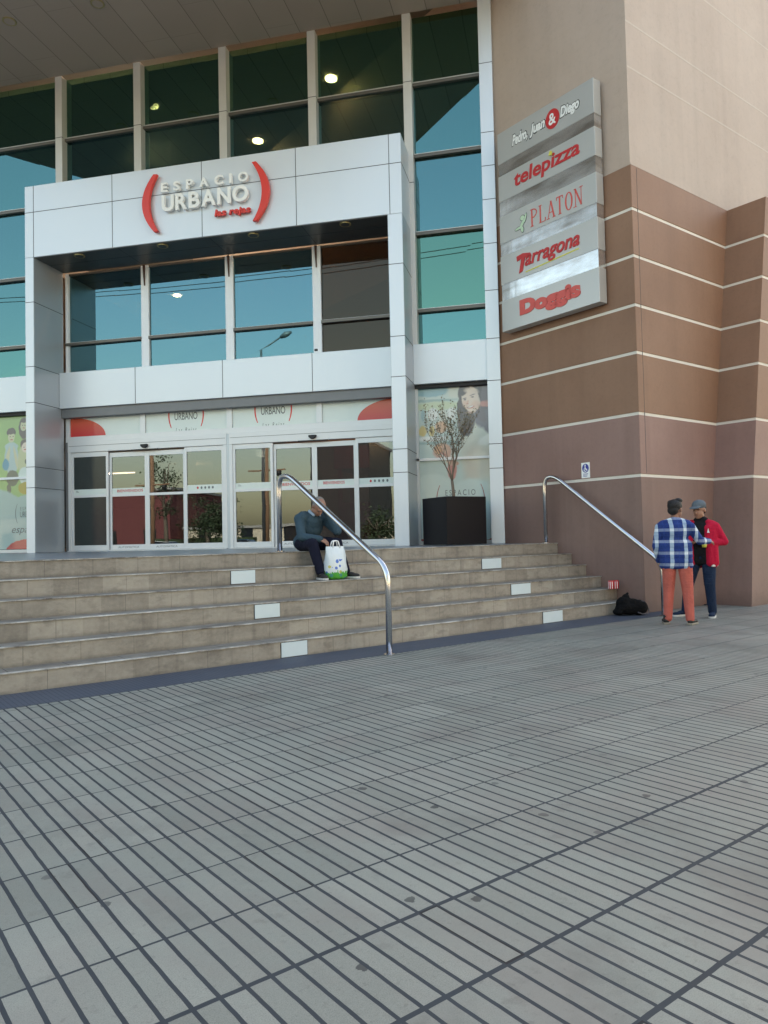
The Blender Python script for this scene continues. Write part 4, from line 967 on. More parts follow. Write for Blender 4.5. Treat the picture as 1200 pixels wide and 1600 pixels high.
wood.tube([base, base + Vector((0.0, 0, .15)), base + Vector((-.02, 0, .38))], [0.032, .028, .025], 8)
fk = base + Vector((-.02, 0, .37))
for d, l, r_ in [((0.16, -0.05, 1), 0.80, .02), ((-0.26, 0.05, 1), 0.72, .014), ((0.36, 0.1, 1), 0.60, .012), ((-0.06, -.10, 1), 0.66, .012)]:
    branch(fk, d, l, r_, 1)
wood.build('trunk', M['bark'], tree); lv.build('leaves', M['leaf'], tree, fix=False)

# ================================================================== PEOPLE
def solid(name, prims, voxel, mat, parent, smooth=2):
    """prims: ('c', p, q, r1, r2) tapered capsule; ('e', centre, (rx,ry,rz), rot) ellipsoid -> one continuous surface"""
    bm = bmesh.new()
    for pr in prims:
        if pr[0] == 'c':
            p, q, r1, r2 = Vector(pr[1]), Vector(pr[2]), pr[3], pr[4]
            n = max(2, int((q - p).length / (min(r1, r2) * 0.5)) + 1); n = min(n, 26)
            for i in range(n + 1):
                u = i / n; m = Matrix.Translation(p.lerp(q, u)) @ Matrix.Scale(r1 + (r2 - r1) * u, 4)
                bmesh.ops.create_icosphere(bm, subdivisions=2 if max(r1, r2) > 0.02 else 1, radius=1.0, matrix=m)
        else:
            c, rr = pr[1], pr[2]; ro = pr[3] if len(pr) > 3 else Matrix()
            m = Matrix.Translation(c) @ ro @ Matrix.Diagonal((*rr, 1))
            bmesh.ops.create_icosphere(bm, subdivisions=3, radius=1.0, matrix=m)
    me = bpy.data.meshes.new(name); bm.to_mesh(me); bm.free()
    o = bpy.data.objects.new(name + '_tmp', me); scn.collection.objects.link(o)
    md = o.modifiers.new('r', 'REMESH'); md.mode = 'VOXEL'; md.voxel_size = voxel
    if smooth: s_ = o.modifiers.new('s', 'SMOOTH'); s_.factor = 0.5; s_.iterations = smooth
    dg = bpy.context.evaluated_depsgraph_get(); dg.update()
    m2 = bpy.data.meshes.new_from_object(o.evaluated_get(dg)); bpy.data.objects.remove(o); bpy.data.meshes.remove(me)
    m2.name = name; m2.materials.clear(); m2.materials.append(mat)
    m2.polygons.foreach_set('use_smooth', [True] * len(m2.polygons))
    r = bpy.data.objects.new(name, m2); scn.collection.objects.link(r); r.parent = parent
    WM[r.name] = WM[parent.name].copy() if parent is not None else Matrix()
    return r
def head_prims(c, f, s=1.0, tilt=0.0):
    """c centre of the head, f facing (xy unit), tilt forward in radians; local x right, y forward, z up"""
    f = Vector((f[0], f[1], 0)).normalized(); r = Vector((f.y, -f.x, 0))
    m = Matrix(((r.x, f.x, 0, c[0]), (r.y, f.y, 0, c[1]), (0, 0, 1, c[2]), (0, 0, 0, 1))) @ Matrix.Rotation(-tilt, 4, 'X')
    P = lambda x, y, z: m @ Vector((x * s, y * s, z * s))
    R3 = m.to_3x3().to_4x4()
    pr = [('e', P(0, -0.012, 0.03), (0.074 * s, 0.092 * s, 0.088 * s), R3), ('e', P(0, 0.022, -0.035), (0.060 * s, 0.066 * s, 0.072 * s), R3),
          ('e', P(0, 0.050, -0.080), (0.034 * s, 0.030 * s, 0.028 * s), R3), ('c', P(0, 0.080, 0.012), P(0, 0.101, -0.026), 0.009 * s, 0.014 * s),
          ('e', P(0, 0.076, 0.030), (0.05 * s, 0.014 * s, 0.010 * s), R3), ('e', P(0, 0.080, -0.055), (0.024 * s, 0.010 * s, 0.008 * s), R3),
          ('e', P(0.076, -0.008, -0.005), (0.010 * s, 0.018 * s, 0.030 * s), R3), ('e', P(-0.076, -0.008, -0.005), (0.010 * s, 0.018 * s, 0.030 * s), R3)]
    return pr, P, R3
def hand_prims(w_, d, palm_n, s=1.0, curl=0.5, thumb_side=1):
    """w_ wrist, d direction of the hand, palm_n palm normal"""
    d = Vector(d).normalized(); n = Vector(palm_n); n = (n - d * n.dot(d)).normalized(); r = d.cross(n).normalized() * thumb_side
    w_ = Vector(w_); out = []
    k0 = w_ + d * 0.085 * s
    for i, (off, ln) in enumerate(((0.030, 0.070), (0.010, 0.080), (-0.010, 0.074), (-0.030, 0.058))):
        b0 = k0 + r * off * s - d * abs(off) * 0.15
        out.append(('c', w_ + r * off * 0.5 * s + d * 0.01, b0, 0.015 * s, 0.0125 * s))
        q = b0; dd = d.copy(); seg = ln * s / 3
        for j in range(3):
            dd = (dd + n * curl * (0.5 + 0.3 * j)).normalized(); q2 = q + dd * seg
            out.append(('c', q, q2, (0.0092 - 0.0006 * j) * s, (0.0086 - 0.0006 * j) * s)); q = q2
    t0 = w_ + d * 0.025 * s + r * 0.022 * s; t1 = t0 + (d * 0.6 + r * 0.8 + n * 0.25).normalized() * 0.042 * s; t2 = t1 + (d * 0.9 + r * 0.25 + n * 0.5).normalized() * 0.034 * s
    out += [('c', t0, t1, 0.013 * s, 0.011 * s), ('c', t1, t2, 0.0105 * s, 0.009 * s)]
    return out
def shoe(parent, heel, fdir, mat, sole, name='shoe', ln=0.27, z=0.0, pitch=0.0):
    f = Vector((fdir[0], fdir[1], 0)).normalized(); r = Vector((f.y, -f.x, 0))
    m = Matrix(((r.x, f.x, 0, heel[0]), (r.y, f.y, 0, heel[1]), (0, 0, 1, z), (0, 0, 0, 1))) @ Matrix.Rotation(pitch, 4, 'X')
    P = lambda x, y, zz: m @ Vector((x, y, zz)); R3 = m.to_3x3().to_4x4()
    pr = [('e', P(0, 0.055, 0.055), (0.042, 0.055, 0.045), R3), ('e', P(0, 0.12, 0.050), (0.043, 0.07, 0.036), R3), ('e', P(0, ln - 0.065, 0.042), (0.048, 0.065, 0.028), R3), ('c', P(0, 0.05, 0.06), P(0, 0.045, 0.11), 0.042, 0.043)]
    so_ = solid(name, pr, 0.009, mat, parent, 2)
    b = MB(); out = [(0.038, 0.0), (0.044, 0.08), (0.048, 0.18), (0.040, ln - 0.02), (0.015, ln + 0.004), (-0.015, ln + 0.004), (-0.040, ln - 0.02), (-0.048, 0.18), (-0.044, 0.08), (-0.038, 0.0)]
    b.prism(out, 0.002, 0.028, mat=WM[parent.name] @ m); b.build('sole', sole, so_, 0.004)
def XF(loc, rz): return Matrix.Translation(loc) @ Matrix.Rotation(rz, 4, 'Z')
def tr(prims, m):
    out = []; r4 = m.to_3x3().to_4x4()
    for p in prims:
        if p[0] == 'c': out.append(('c', m @ Vector(p[1]), m @ Vector(p[2]), p[3], p[4]))
        else: out.append(('e', m @ Vector(p[1]), p[2], r4 @ (p[3] if len(p) > 3 else Matrix())))
    return out
def inflate(prims, d):
    return [('c', p[1], p[2], p[3] + d, p[4] + d) if p[0] == 'c' else ('e', p[1], tuple(r + d for r in p[2]), *(p[3:])) for p in prims]
# meshes of a person are written in that person's own frame (x right, y facing, z up)

# ---- person A: plaid shirt, salmon trousers, seen from behind
AO = Vector((1.585, 10.84, 0)); AR = R(-16)
A = thing('person', 'person in blue plaid shirt and salmon trousers, back turned, hand on the rail', 'person', AO, AR)
torsoA = [('c', (0, 0, 0.93), (0, 0.0, 1.02), 0.098, 0.098), ('e', (0, 0, 0.95), (0.155, 0.098, 0.14)), ('e', (0, 0.0, 1.12), (0.150, 0.10, 0.17)), ('e', (0, -0.005, 1.27), (0.175, 0.115, 0.14)), ('c', (-0.15, -0.01, 1.345), (0, -0.01, 1.385), 0.055, 0.062), ('c', (0.15, -0.01, 1.345), (0, -0.01, 1.385), 0.055, 0.062), ('c', (0, 0, 1.38), (0, 0.01, 1.48), 0.058, 0.052)]
shA_l, elA_l, wrA_l = (-0.195, -0.01, 1.32), (-0.245, -0.03, 1.07), (-0.235, 0.09, 0.865)
shA_r, elA_r, wrA_r = (0.195, -0.01, 1.32), (0.30, 0.10, 1.13), (0.38, 0.36, 1.12)
armA = [('c', (-0.15, -0.01, 1.345), shA_l, .055, .052), ('c', shA_l, elA_l, 0.050, 0.040), ('c', elA_l, wrA_l, 0.038, 0.027), ('c', (0.15, -0.01, 1.345), shA_r, .055, .052), ('c', shA_r, elA_r, 0.050, 0.040), ('c', elA_r, wrA_r, 0.038, 0.027)]
legA = []
for sx, fy in ((-0.095, 0.0), (0.115, 0.0)):
    legA += [('c', (sx * 0.9, 0, 0.90), (sx * 1.15, 0.02, 0.48), 0.088, 0.058), ('c', (sx * 1.15, 0.02, 0.48), (sx * 1.35, -0.02, 0.09), 0.056, 0.040)]
hp, P, R3 = head_prims((0.015, 0.03, 1.560), (0.45, 1), 1.10, 0.08)
body = torsoA + armA + legA + hp + hand_prims(wrA_l, (0.1, 0.35, -0.9), (1, 0.1, 0), 1.0, 0.5, 1) + hand_prims(wrA_r, (0.3, 0.9, 0.0), (-0.5, 0, -0.8), 1.0, 0.35, -1)
solid('body', body, 0.0065, M['skin2'], A, 2)
shirt = inflate([torsoA[2], torsoA[3], torsoA[4], torsoA[5]], 0.024) + inflate(armA, 0.018) + [('c', (-0.118, y_, z_), (0.118, y_, z_), 0.098, 0.098) for y_ in (-0.03, 0.04) for z_ in (0.86, 0.93, 1.0, 1.07)] + [('c', (-0.13, 0.005, 0.80), (0.13, 0.005, 0.80), 0.045, 0.045), ('c', (-0.12, -0.06, 0.80), (0.12, -0.06, 0.80), 0.050, 0.050), ('c', (-0.12, 0.07, 0.80), (0.12, 0.07, 0.80), 0.050, 0.050), ('c', (-0.168, -0.02, 0.80), (-0.168, 0.04, 0.80), 0.05, 0.05), ('c', (0.168, -0.02, 0.80), (0.168, 0.04, 0.80), 0.05, 0.05)]
solid('shirt', shirt, 0.010, M['plaid'], A, 2)
solid('collar', [('c', (-0.055, -0.035, 1.425), (0.055, -0.035, 1.425), 0.028, 0.028), ('c', (-0.055, -0.035, 1.425), (-0.05, 0.05, 1.41), 0.026, 0.022), ('c', (0.055, -0.035, 1.425), (0.05, 0.05, 1.41), 0.026, 0.022)], 0.008, M['plaid'], A)
solid('trousers', inflate(legA[:], 0.020) + [('e', (0, 0, 0.88), (0.155, 0.115, 0.11))], 0.009, M['salmon'], A, 2)
solid('hair', [('e', P(0, -0.025, 0.048), (0.093, 0.108, 0.092), R3), ('e', P(0, -0.062, -0.01), (0.078, 0.054, 0.070), R3), ('e', P(-0.02, 0.05, 0.10), (0.055, 0.055, 0.032), R3), ('e', P(0.035, 0.0, 0.115), (0.05, 0.06, 0.034), R3), ('e', P(-0.05, -0.03, 0.085), (0.045, 0.05, 0.04), R3)], 0.007, M['hair'], A, 1)
shoe(A, (-0.135, -0.075), (-0.25, 1), M['shoe'], M['sole_tan']); shoe(A, (0.150, -0.075), (0.2, 1), M['shoe'], M['sole_tan'])
for sx in (-1, 1): solid('eye', [('e', P(0.028 * sx, 0.080, 0.012), (0.011, 0.006, 0.007), R3)], 0.003, M['eye'], A, 0)

# ---- person B: red jacket and grey cap, facing the camera-left
BO = Vector((2.09, 11.80, 0)); BR = R(180 - 24)
B = thing('person', 'person in red jacket, dark jeans and grey cap, facing the camera beside the brown wall', 'person', BO, BR)
torsoB = [('e', (0, 0, 0.96), (0.165, 0.12, 0.14)), ('e', (0, 0.01, 1.12), (0.155, 0.12, 0.16)), ('e', (0, 0, 1.27), (0.175, 0.12, 0.14)), ('c', (-0.15, -0.01, 1.345), (0, -0.01, 1.39), 0.055, 0.06), ('c', (0.15, -0.01, 1.345), (0, -0.01, 1.39), 0.055, 0.06), ('c', (0, 0, 1.38), (0, 0.02, 1.50), 0.06, 0.053)]
shB_r, elB_r, wrB_r = (0.19, -0.01, 1.325), (0.255, -0.03, 1.08), (0.12, 0.22, 1.09)
shB_l, elB_l, wrB_l = (-0.19, -0.01, 1.325), (-0.295, -0.07, 1.10), (-0.09, 0.16, 1.08)
armB = [('c', (-0.15, -0.01, 1.345), shB_l, .055, .052), ('c', shB_l, elB_l, .052, .042), ('c', elB_l, wrB_l, .040, .028), ('c', (0.15, -0.01, 1.345), shB_r, .055, .052), ('c', shB_r, elB_r, .052, .042), ('c', elB_r, wrB_r, .040, .028)]
legB = [('c', (-0.09, 0, 0.90), (-0.10, 0.04, 0.49), .088, .060), ('c', (-0.10, 0.04, 0.49), (-0.11, -0.02, 0.09), .056, .042), ('c', (0.09, 0, 0.90), (0.19, 0.05, 0.50), .088, .060), ('c', (0.19, 0.05, 0.50), (0.26, 0.0, 0.09), .056, .042)]
hpB, PB_, R3B = head_prims((0.01, 0.045, 1.570), (0.22, 1), 1.12, 0.16)
body = torsoB + armB + legB + hpB + hand_prims(wrB_l, (0.75, 0.6, 0.05), (0.3, 0, 1), 1.0, 0.35, 1) + hand_prims(wrB_r, (-0.5, 0.75, -0.05), (-0.2, 0, 1), 1.0, 0.35, -1)
solid('body', body, 0.0065, M['skin'], B, 2)
# black shirt front and open red jacket
solid('shirt', inflate([torsoB[0], torsoB[1], torsoB[2]], 0.014) + [('c', (-0.04, 0, 1.40), (0.04, 0, 1.40), 0.075, 0.075), ('c', (-0.06, 0.03, 1.1), (-0.06, 0.03, 0.84), .11, .10), ('c', (0.06, 0.03, 1.1), (0.06, 0.03, 0.84), .11, .10), ('c', (0, 0.005, 1.40), (0, 0.012, 1.455), .062, .060)], 0.010, M['black_cloth'], B, 2)
jack = inflate(armB, 0.018)
for sx in (-1, 1):
    jack += [('c', (sx * 0.145, 0.02, 1.33), (sx * 0.165, 0.03, 0.80), 0.080, 0.078), ('c', (sx * 0.11, 0.075, 1.30), (sx * 0.13, 0.085, 0.80), 0.062, 0.060), ('c', (sx * 0.115, 0.04, 1.385), (sx * 0.15, 0.0, 1.36), 0.05, 0.06)]
jack += [('c', (-0.07, -0.06, 1.30), (-0.07, -0.055, 0.80), 0.105, 0.095), ('c', (0.07, -0.06, 1.30), (0.07, -0.055, 0.80), 0.105, 0.095), ('c', (-0.13, -0.02, 1.355), (0, -0.02, 1.40), 0.064, 0.070), ('c', (0.13, -0.02, 1.355), (0, -0.02, 1.40), 0.064, 0.070),
         ('c', (-0.07, -0.02, 1.43), (0.07, -0.02, 1.43), 0.034, 0.034), ('c', (-0.075, -0.01, 1.43), (-0.095, 0.09, 1.32), 0.026, 0.020), ('c', (0.075, -0.01, 1.43), (0.095, 0.09, 1.32), 0.026, 0.020)]
solid('jacket', jack, 0.010, M['red_jacket'], B, 2)
b = MB(); mB = WM[B.name]
b.prism([(-0.150, 1.235), (-0.115, 1.235), (-0.122, 1.26), (-0.133, 1.30), (-0.140, 1.265)], 0.144, 0.150, mat=mB @ Matrix(((1, 0, 0, 0), (0, 0, 1, 0), (0, 1, 0, 0), (0, 0, 0, 1)))); b.build('chest_badge', M['white_sign'], B)
solid('undershirt', [('c', (-0.205, 0.03, 0.765), (-0.160, 0.095, 0.762), 0.026, 0.026), ('c', (-0.205, 0.03, 0.765), (-0.18, -0.04, 0.765), 0.026, 0.026)], 0.010, M['white_sign'], B)
solid('jeans', inflate(legB, 0.022) + [('e', (0, 0, 0.89), (0.155, 0.12, 0.11))], 0.009, M['jeans'], B, 2)
solid('hair', [('e', PB_(0, -0.03, 0.025), (0.088, 0.098, 0.082), R3B), ('e', PB_(0, -0.06, -0.02), (0.074, 0.05, 0.05), R3B)], 0.007, M['hair'], B, 1)
solid('cap', [('e', PB_(0, -0.010, 0.066), (0.096, 0.114, 0.080), R3B), ('e', PB_(0, 0.120, 0.044), (0.074, 0.070, 0.011), R3B), ('e', PB_(0, 0.088, 0.050), (0.082, 0.056, 0.016), R3B)], 0.006, M['cap'], B, 1)
for sx in (-1, 1):
    solid('eye', [('e', PB_(0.028 * sx, 0.081, 0.010), (0.012, 0.006, 0.007), R3B)], 0.003, M['eye'], B, 0)
    solid('eyebrow', [('c', PB_(0.015 * sx, 0.090, 0.027), PB_(0.045 * sx, 0.080, 0.027), 0.005, 0.004)], 0.003, M['hair'], B, 0)
solid('mouth', [('c', PB_(-0.02, 0.089, -0.052), PB_(0.02, 0.089, -0.052), 0.004, 0.004)], 0.003, simple('lips', (0.22, 0.07, 0.055), 0.5), B, 0)
shoe(B, (-0.11, -0.07), (-0.12, 1), M['jeans'], M['sole']); shoe(B, (0.26, -0.06), (0.55, 1), M['jeans'], M['sole'])

# coin cup held between the two people: small yellow object
cup = top(MB().tube([(2.045, 11.36, 1.03), (2.045, 11.36, 1.09)], [0.028, 0.036], 12), 'snack_packet', M['yellow_vinyl'], 'small yellow packet held between the two standing people', 'packet', (2.045, 11.36, 1.03))

# ---- person C: seated man
CO = TW(-4.97, 1.95, 0); CRZ = ANG + R(180)       # local y = -n direction (down the stairs)
C_ = thing('person', 'elderly man in blue grey sweater sitting on the top step, bent over a plastic bag', 'person', CO, CRZ)
# local: x right = -t ... (facing -n): his right hand is towards -t (camera left)
zt = L
hipC = (0, 0, zt + 0.11)
torsoC = [('e', (0, 0.02, zt + 0.12), (0.17, 0.14, 0.12)), ('c', (0, 0.03, zt + 0.15), (0, 0.15, zt + 0.40), 0.135, 0.13), ('e', (0, 0.12, zt + 0.33), (0.165, 0.125, 0.15)), ('c', (-0.14, 0.17, zt + 0.455), (0.14, 0.17, zt + 0.455), 0.062, 0.062), ('c', (0, 0.18, zt + 0.46), (0, 0.27, zt + 0.56), 0.058, 0.052)]
shR, elR, wrR = (0.195, 0.17, zt + 0.43), (0.225, 0.27, zt + 0.19), (0.085, 0.49, zt + 0.155)
shL, elL, wrL = (-0.195, 0.17, zt + 0.43), (-0.24, 0.42, zt + 0.26), (-0.10, 0.35, zt + 0.55)
armC = [('c', (0.14, 0.17, zt + 0.45), shR, .06, .056), ('c', shR, elR, .052, .042), ('c', elR, wrR, .040, .028), ('c', (-0.14, 0.17, zt + 0.45), shL, .06, .056), ('c', shL, elL, .052, .042), ('c', elL, wrL, .040, .028)]
knR, anR = (0.17, 0.45, zt + 0.09), (0.15, 0.60, zt - 0.37 + 0.10)
knL, anL = (-0.20, 0.46, zt + 0.09), (-0.23, 0.62, zt - 0.37 + 0.10)
legC = [('c', (0.09, 0.05, zt + 0.10), knR, .085, .062), ('c', knR, anR, .058, .040), ('c', (-0.09, 0.05, zt + 0.10), knL, .085, .062), ('c', knL, anL, .058, .040)]
hpC, PC_, R3C = head_prims((0.005, 0.355, zt + 0.585), (0.10, 1), 1.06, 0.95)
body = torsoC + armC + legC + hpC + hand_prims(wrR, (-0.55, 0.6, -0.35), (-0.4, -0.1, -0.8), 1.0, 0.7, 1) + hand_prims(wrL, (0.1, -0.25, 0.9), (1, 0.0, 0.1), 1.0, 0.3, -1)
solid('body', body, 0.0065, M['skin'], C_, 2)
solid('sweater', inflate(torsoC[:4], 0.022) + inflate(armC, 0.021), 0.010, M['sweater'], C_, 2)
solid('collar', [('c', (-0.055, 0.20, zt + 0.525), (0.055, 0.20, zt + 0.525), 0.024, 0.024), ('c', (0.06, 0.21, zt + 0.53), (0.045, 0.30, zt + 0.475), 0.024, 0.018), ('c', (-0.06, 0.21, zt + 0.53), (-0.045, 0.30, zt + 0.475), 0.024, 0.018)], 0.007, M['collar'], C_)
solid('trousers', inflate(legC, 0.022) + [('e', (0, 0.02, zt + 0.115), (0.175, 0.15, 0.105))], 0.009, M['navy'], C_, 2)
solid('hair', [('e', PC_(0, -0.045, 0.035), (0.084, 0.080, 0.080), R3C), ('e', PC_(0.055, -0.02, 0.03), (0.026, 0.05, 0.03), R3C), ('e', PC_(-0.055, -0.02, 0.03), (0.026, 0.05, 0.03), R3C)], 0.007, M['grey_hair'], C_, 1)
for sx in (-1, 1):
    solid('eye', [('e', PC_(0.028 * sx, 0.080, 0.010), (0.012, 0.006, 0.006), R3C)], 0.003, M['eye'], C_, 0)
    solid('eyebrow', [('c', PC_(0.015 * sx, 0.089, 0.028), PC_(0.045 * sx, 0.079, 0.028), 0.005, 0.004)], 0.003, M['grey_hair'], C_, 0)
shoe(C_, (0.15, 0.555), (0.18, 1), M['shoe'], M['sole'], z=zt - 0.37, ln=0.25); shoe(C_, (-0.23, 0.575), (-0.35, 1), M['shoe'], M['sole'], z=zt - 0.37, ln=0.25)

# plastic bag between his knees
BG = CO + (Matrix.Rotation(CRZ, 3, 'Z') @ Vector((-0.04, 0.66, 0))); BG.z = zt - 0.37
bagt = thing('shopping_bag', 'white plastic shopping bag with green and blue print between the seated man feet', 'bag', BG, CRZ)
def bag_mat():
    b = NB('printed_plastic'); co = b.coord(); x, y, z = b.xyz(co)
    edge = b.math('ADD', 0.10, b.math('MULTIPLY', b.math('SUBTRACT', b.noise(38, 2, b.scale(co, (1, 1, 0.25))), 0.5), 0.16))
    gm = b.math('LESS_THAN', z, edge)
    c = b.mix(gm, (0.74, 0.80, 0.80), (0.08, 0.42, 0.05))
    fl = b.n('ShaderNodeTexVoronoi'); fl.inputs['Scale'].default_value = 15; b.set(fl.inputs['Vector'], co)
    m1 = b.math('MULTIPLY', b.math('LESS_THAN', fl.outputs['Distance'], 0.36), b.math('MULTIPLY', b.math('LESS_THAN', z, 0.26), b.math('GREATER_THAN', b.xyz(fl.outputs['Color'])[0], 0.45)))
    cc = b.mix(b.math('GREATER_THAN', b.xyz(fl.outputs['Color'])[1], 0.72), (0.05, 0.16, 0.55), (0.62, 0.55, 0.12))
    c = b.mix(b.math('MULTIPLY', m1, b.math('SUBTRACT', 1.0, b.math('MULTIPLY', gm, 0.6))), c, cc)
    b.bump(b.noise(14, 4, b.scale(co, (1, 1, 0.5))), 0.8, 0.02)
    b.b.inputs['Subsurface Weight'].default_value = 0.0
    return b.done(c, 0.3, coat=0.2)
b = MB(); rings = [(0.0, .120, .085), (0.03, .145, .105), (0.12, .155, .110), (0.22, .150, .102), (0.30, .142, .085), (0.36, .138, .060), (0.41, .135, .030), (0.425, .133, .022)]
n = 28; mm = XF(BG, CRZ); vs = []; random.seed(3)
for z, rx, ry in rings:
    for k in range(n):
        a_ = 2 * math.pi * k / n; q = 1 + 0.06 * math.sin(5 * a_ + z * 20) * (z > 0.02) + random.uniform(-.015, .015)
        cx, cy = math.cos(a_), math.sin(a_); e_ = 0.75
        vs.append((rx * q * math.copysign(abs(cx) ** e_, cx), ry * q * math.copysign(abs(cy) ** e_, cy), z + 0.003))
fs = [(i * n + k, i * n + (k + 1) % n, (i + 1) * n + (k + 1) % n, (i + 1) * n + k) for i in range(len(rings) - 1) for k in range(n)] + [list(range(n))[::-1]]
b.add(vs, fs, mat=mm, smooth=True); sk = b.build('bag_body', bag_mat(), bagt)
for sy in (-1, 1):
    b = MB(); b.tube(bez([mm @ Vector((-0.055, sy * 0.03, 0.41)), mm @ Vector((-0.035, sy * 0.02, 0.50)), mm @ Vector((0.035, sy * 0.02, 0.50)), mm @ Vector((0.055, sy * 0.03, 0.41))], r=0.03), 0.009, 8); b.build('bag_handle', M['white_sign'], bagt)

# black duffel bag at the foot of the wall
dc = TW(-0.42, -0.02, 0)
duf = thing('duffel_bag', 'crumpled black bag slumped on the paving by the lowest step and wall corner', 'bag', dc, R(20))
random.seed(5)
dm = Matrix.Translation((0, 0, 0))
pr = [('e', (-0.02, 0.0, 0.11), (0.23, 0.13, 0.10)), ('e', (-0.10, 0.02, 0.18), (0.12, 0.10, 0.11)), ('e', (0.12, -0.02, 0.12), (0.14, 0.12, 0.12)), ('e', (-0.06, 0.03, 0.27), (0.06, 0.05, 0.06)), ('e', (0.03, 0.0, 0.17), (0.12, 0.09, 0.09)), ('c', (-0.08, 0.03, 0.27), (-0.03, 0.03, 0.335), 0.03, 0.02), ('e', (-0.20, 0.0, 0.06), (0.08, 0.1, 0.055))]
solid('bag_body', pr, 0.012, M['black_bag'], duf, 3)
b = MB(); md_ = WM[duf.name]
b.tube([md_ @ Vector(p) for p in [(0.05, -0.13, 0.06), (0.12, -0.145, 0.03), (0.22, -0.12, 0.04), (0.265, -0.06, 0.08), (0.22, -0.07, 0.17), (0.14, -0.08, 0.23)]], 0.009, 8); b.build('strap', simple('grey_webbing', (0.09, 0.08, 0.085), 0.7), duf)

# red paper cup / box on the step
cpos = TW(-0.19, 0.44, 0.37)
mr = simple('red_paper', (0.62, 0.02, 0.03), 0.4)
for dx, lb in ((-0.055, 'small red drink can with white stripes on the step, farther from the wall'), (0.055, 'small red drink can with white stripes on the step, nearer the brown wall')):
    c_ = TW(-0.19 + dx * 0.9, 0.44 - dx * 0.2, 0.37)
    box = thing('drink_can', lb, 'can', c_, ANG, 'red drink cans on the step')
    b = MB(); b.tube([c_ + Vector((0, 0, 0.001)), c_ + Vector((0, 0, 0.004)), c_ + Vector((0, 0, 0.125)), c_ + Vector((0, 0, 0.135))], [0.040, 0.046, 0.046, 0.038], 18); b.build('can_body', mr, box)
    for an in (-2.6, -1.9, -1.2):
        b = MB(); d_ = Vector((math.cos(an), math.sin(an), 0)); s_ = Vector((-d_.y, d_.x, 0)) * 0.006
        b.add([c_ + d_ * 0.0465 - s_ + Vector((0, 0, .008)), c_ + d_ * 0.0465 + s_ + Vector((0, 0, .008)), c_ + d_ * 0.0465 + s_ + Vector((0, 0, .12)), c_ + d_ * 0.0465 - s_ + Vector((0, 0, .12))], [(0, 1, 2, 3)]); b.build('white_stripe', M['white_sign'], box)

# ================================================================== STREET BEHIND THE CAMERA (seen in the glass, except the added bounce block and shade trees)
def house(name, label, x0, x1, y, h, d, mat):
    t = thing(name, label, 'building', ((x0 + x1) / 2, y, -0.12))
    b = MB(); b.box((x0, y - d, -0.12), (x1, y, h)); b.build('wall', M[mat], t)
    b = MB(); b.box((x0 - 0.2, y - d - 0.2, h), (x1 + 0.2, y + 0.2, h + 0.25)); b.build('roof', M['concrete'], t)
    nx = int((x1 - x0) / 4.5)
    for i in range(nx):
        cx = x0 + (x1 - x0) * (i + 0.5) / nx
        b = MB(); b.box((cx - 0.7, y + 0.001, 1.0), (cx + 0.7, y + 0.04, 2.6)); b.build('window', M['car_glass'], t)
house('maroon_building', 'maroon walled building across the street reflected in the left glass doors', -47, -38, -40, 6.6, 12, 'maroon')
house('dark_building', 'tall dark fronted building across the street reflected in the right glass doors', -23, -17.2, -40, 10.5, 10, 'dark')
house('cream_building', 'long low cream building between the maroon and the dark one across the street', -37.5, -23.5, -42, 2.6, 6, 'cream_wall')
house('cream_building', 'low cream building right of the tall dark one across the street', -16.5, 3, -42, 2.8, 6, 'cream_wall')
house('cream_building', 'cream building at the far end of the street beyond the maroon one', -72, -48, -38, 4.2, 12, 'cream_wall')
house('added_bounce_block', 'large pale block added out of view to bounce light onto the brown wing', 15, 46, -8, 15.0, 12, 'cream_wall')  # unseen block, added to throw sunlight back onto the right-facing wing wall
def crown_tree(x, y, h, rad, seed, label, group, ncl=26, nlf=75):
    random.seed(seed); t = thing('street_tree', label, 'tree', (x, y, -0.1), 0, group)
    b = MB(); b.tube([(x, y, -0.1), (x + .1, y, h * .25), (x - .05, y + .1, h * .5), (x, y, h * .8)], [.22, .18, .13, .05], 8)
    for k in range(7):
        a_ = random.uniform(0, 6.28); z0 = h * random.uniform(.35, .6)
        b.tube([(x, y, z0), (x + rad * .4 * math.cos(a_), y + rad * .4 * math.sin(a_), z0 + h * .12), (x + rad * .75 * math.cos(a_), y + rad * .75 * math.sin(a_), z0 + h * .28)], [.08, .05, .02], 5)
    b.build('trunk', M['bark'], t)
    b = MB(); cl = [(random.gauss(0, rad * .45), random.gauss(0, rad * .45), h * .60 + random.gauss(0, h * .16)) for _ in range(ncl)]
    for cx, cy, cz in cl:
        for _ in range(nlf):
            p = Vector((x + cx + random.gauss(0, .35), y + cy + random.gauss(0, .35), cz + random.gauss(0, .3)))
            leaf_cards(b, p, (random.uniform(-1, 1), random.uniform(-1, 1), random.uniform(-1, .6)), random.uniform(.14, .3))
    b.build('crown', M['leaf_dark'], t, fix=False)
crown_tree(-33.5, -31, 9.6, 2.0, 1, 'tall leafy street tree reflected in the left doors, nearest the maroon building', 'street trees', 16, 60)
crown_tree(-31.5, -35, 5.2, 1.5, 2, 'dark leafy street tree reflected in the left doors, second from the maroon building', 'street trees')
crown_tree(-25.6, -26, 4.6, 1.2, 4, 'young leafy street tree standing near the white parked car', 'street trees')
crown_tree(-12.5, -24.0, 3.4, 1.3, 3, 'small leafy street tree reflected in the right doors', 'street trees')
hd = MB(); hd.box((-37.5, -36.2, -0.12), (-27, -35.4, 1.6)); top(hd, 'hedge', M['leaf_dark'], 'dark clipped hedge in front of the low cream building across the street', 'hedge', (-32, -35.8, -0.12))
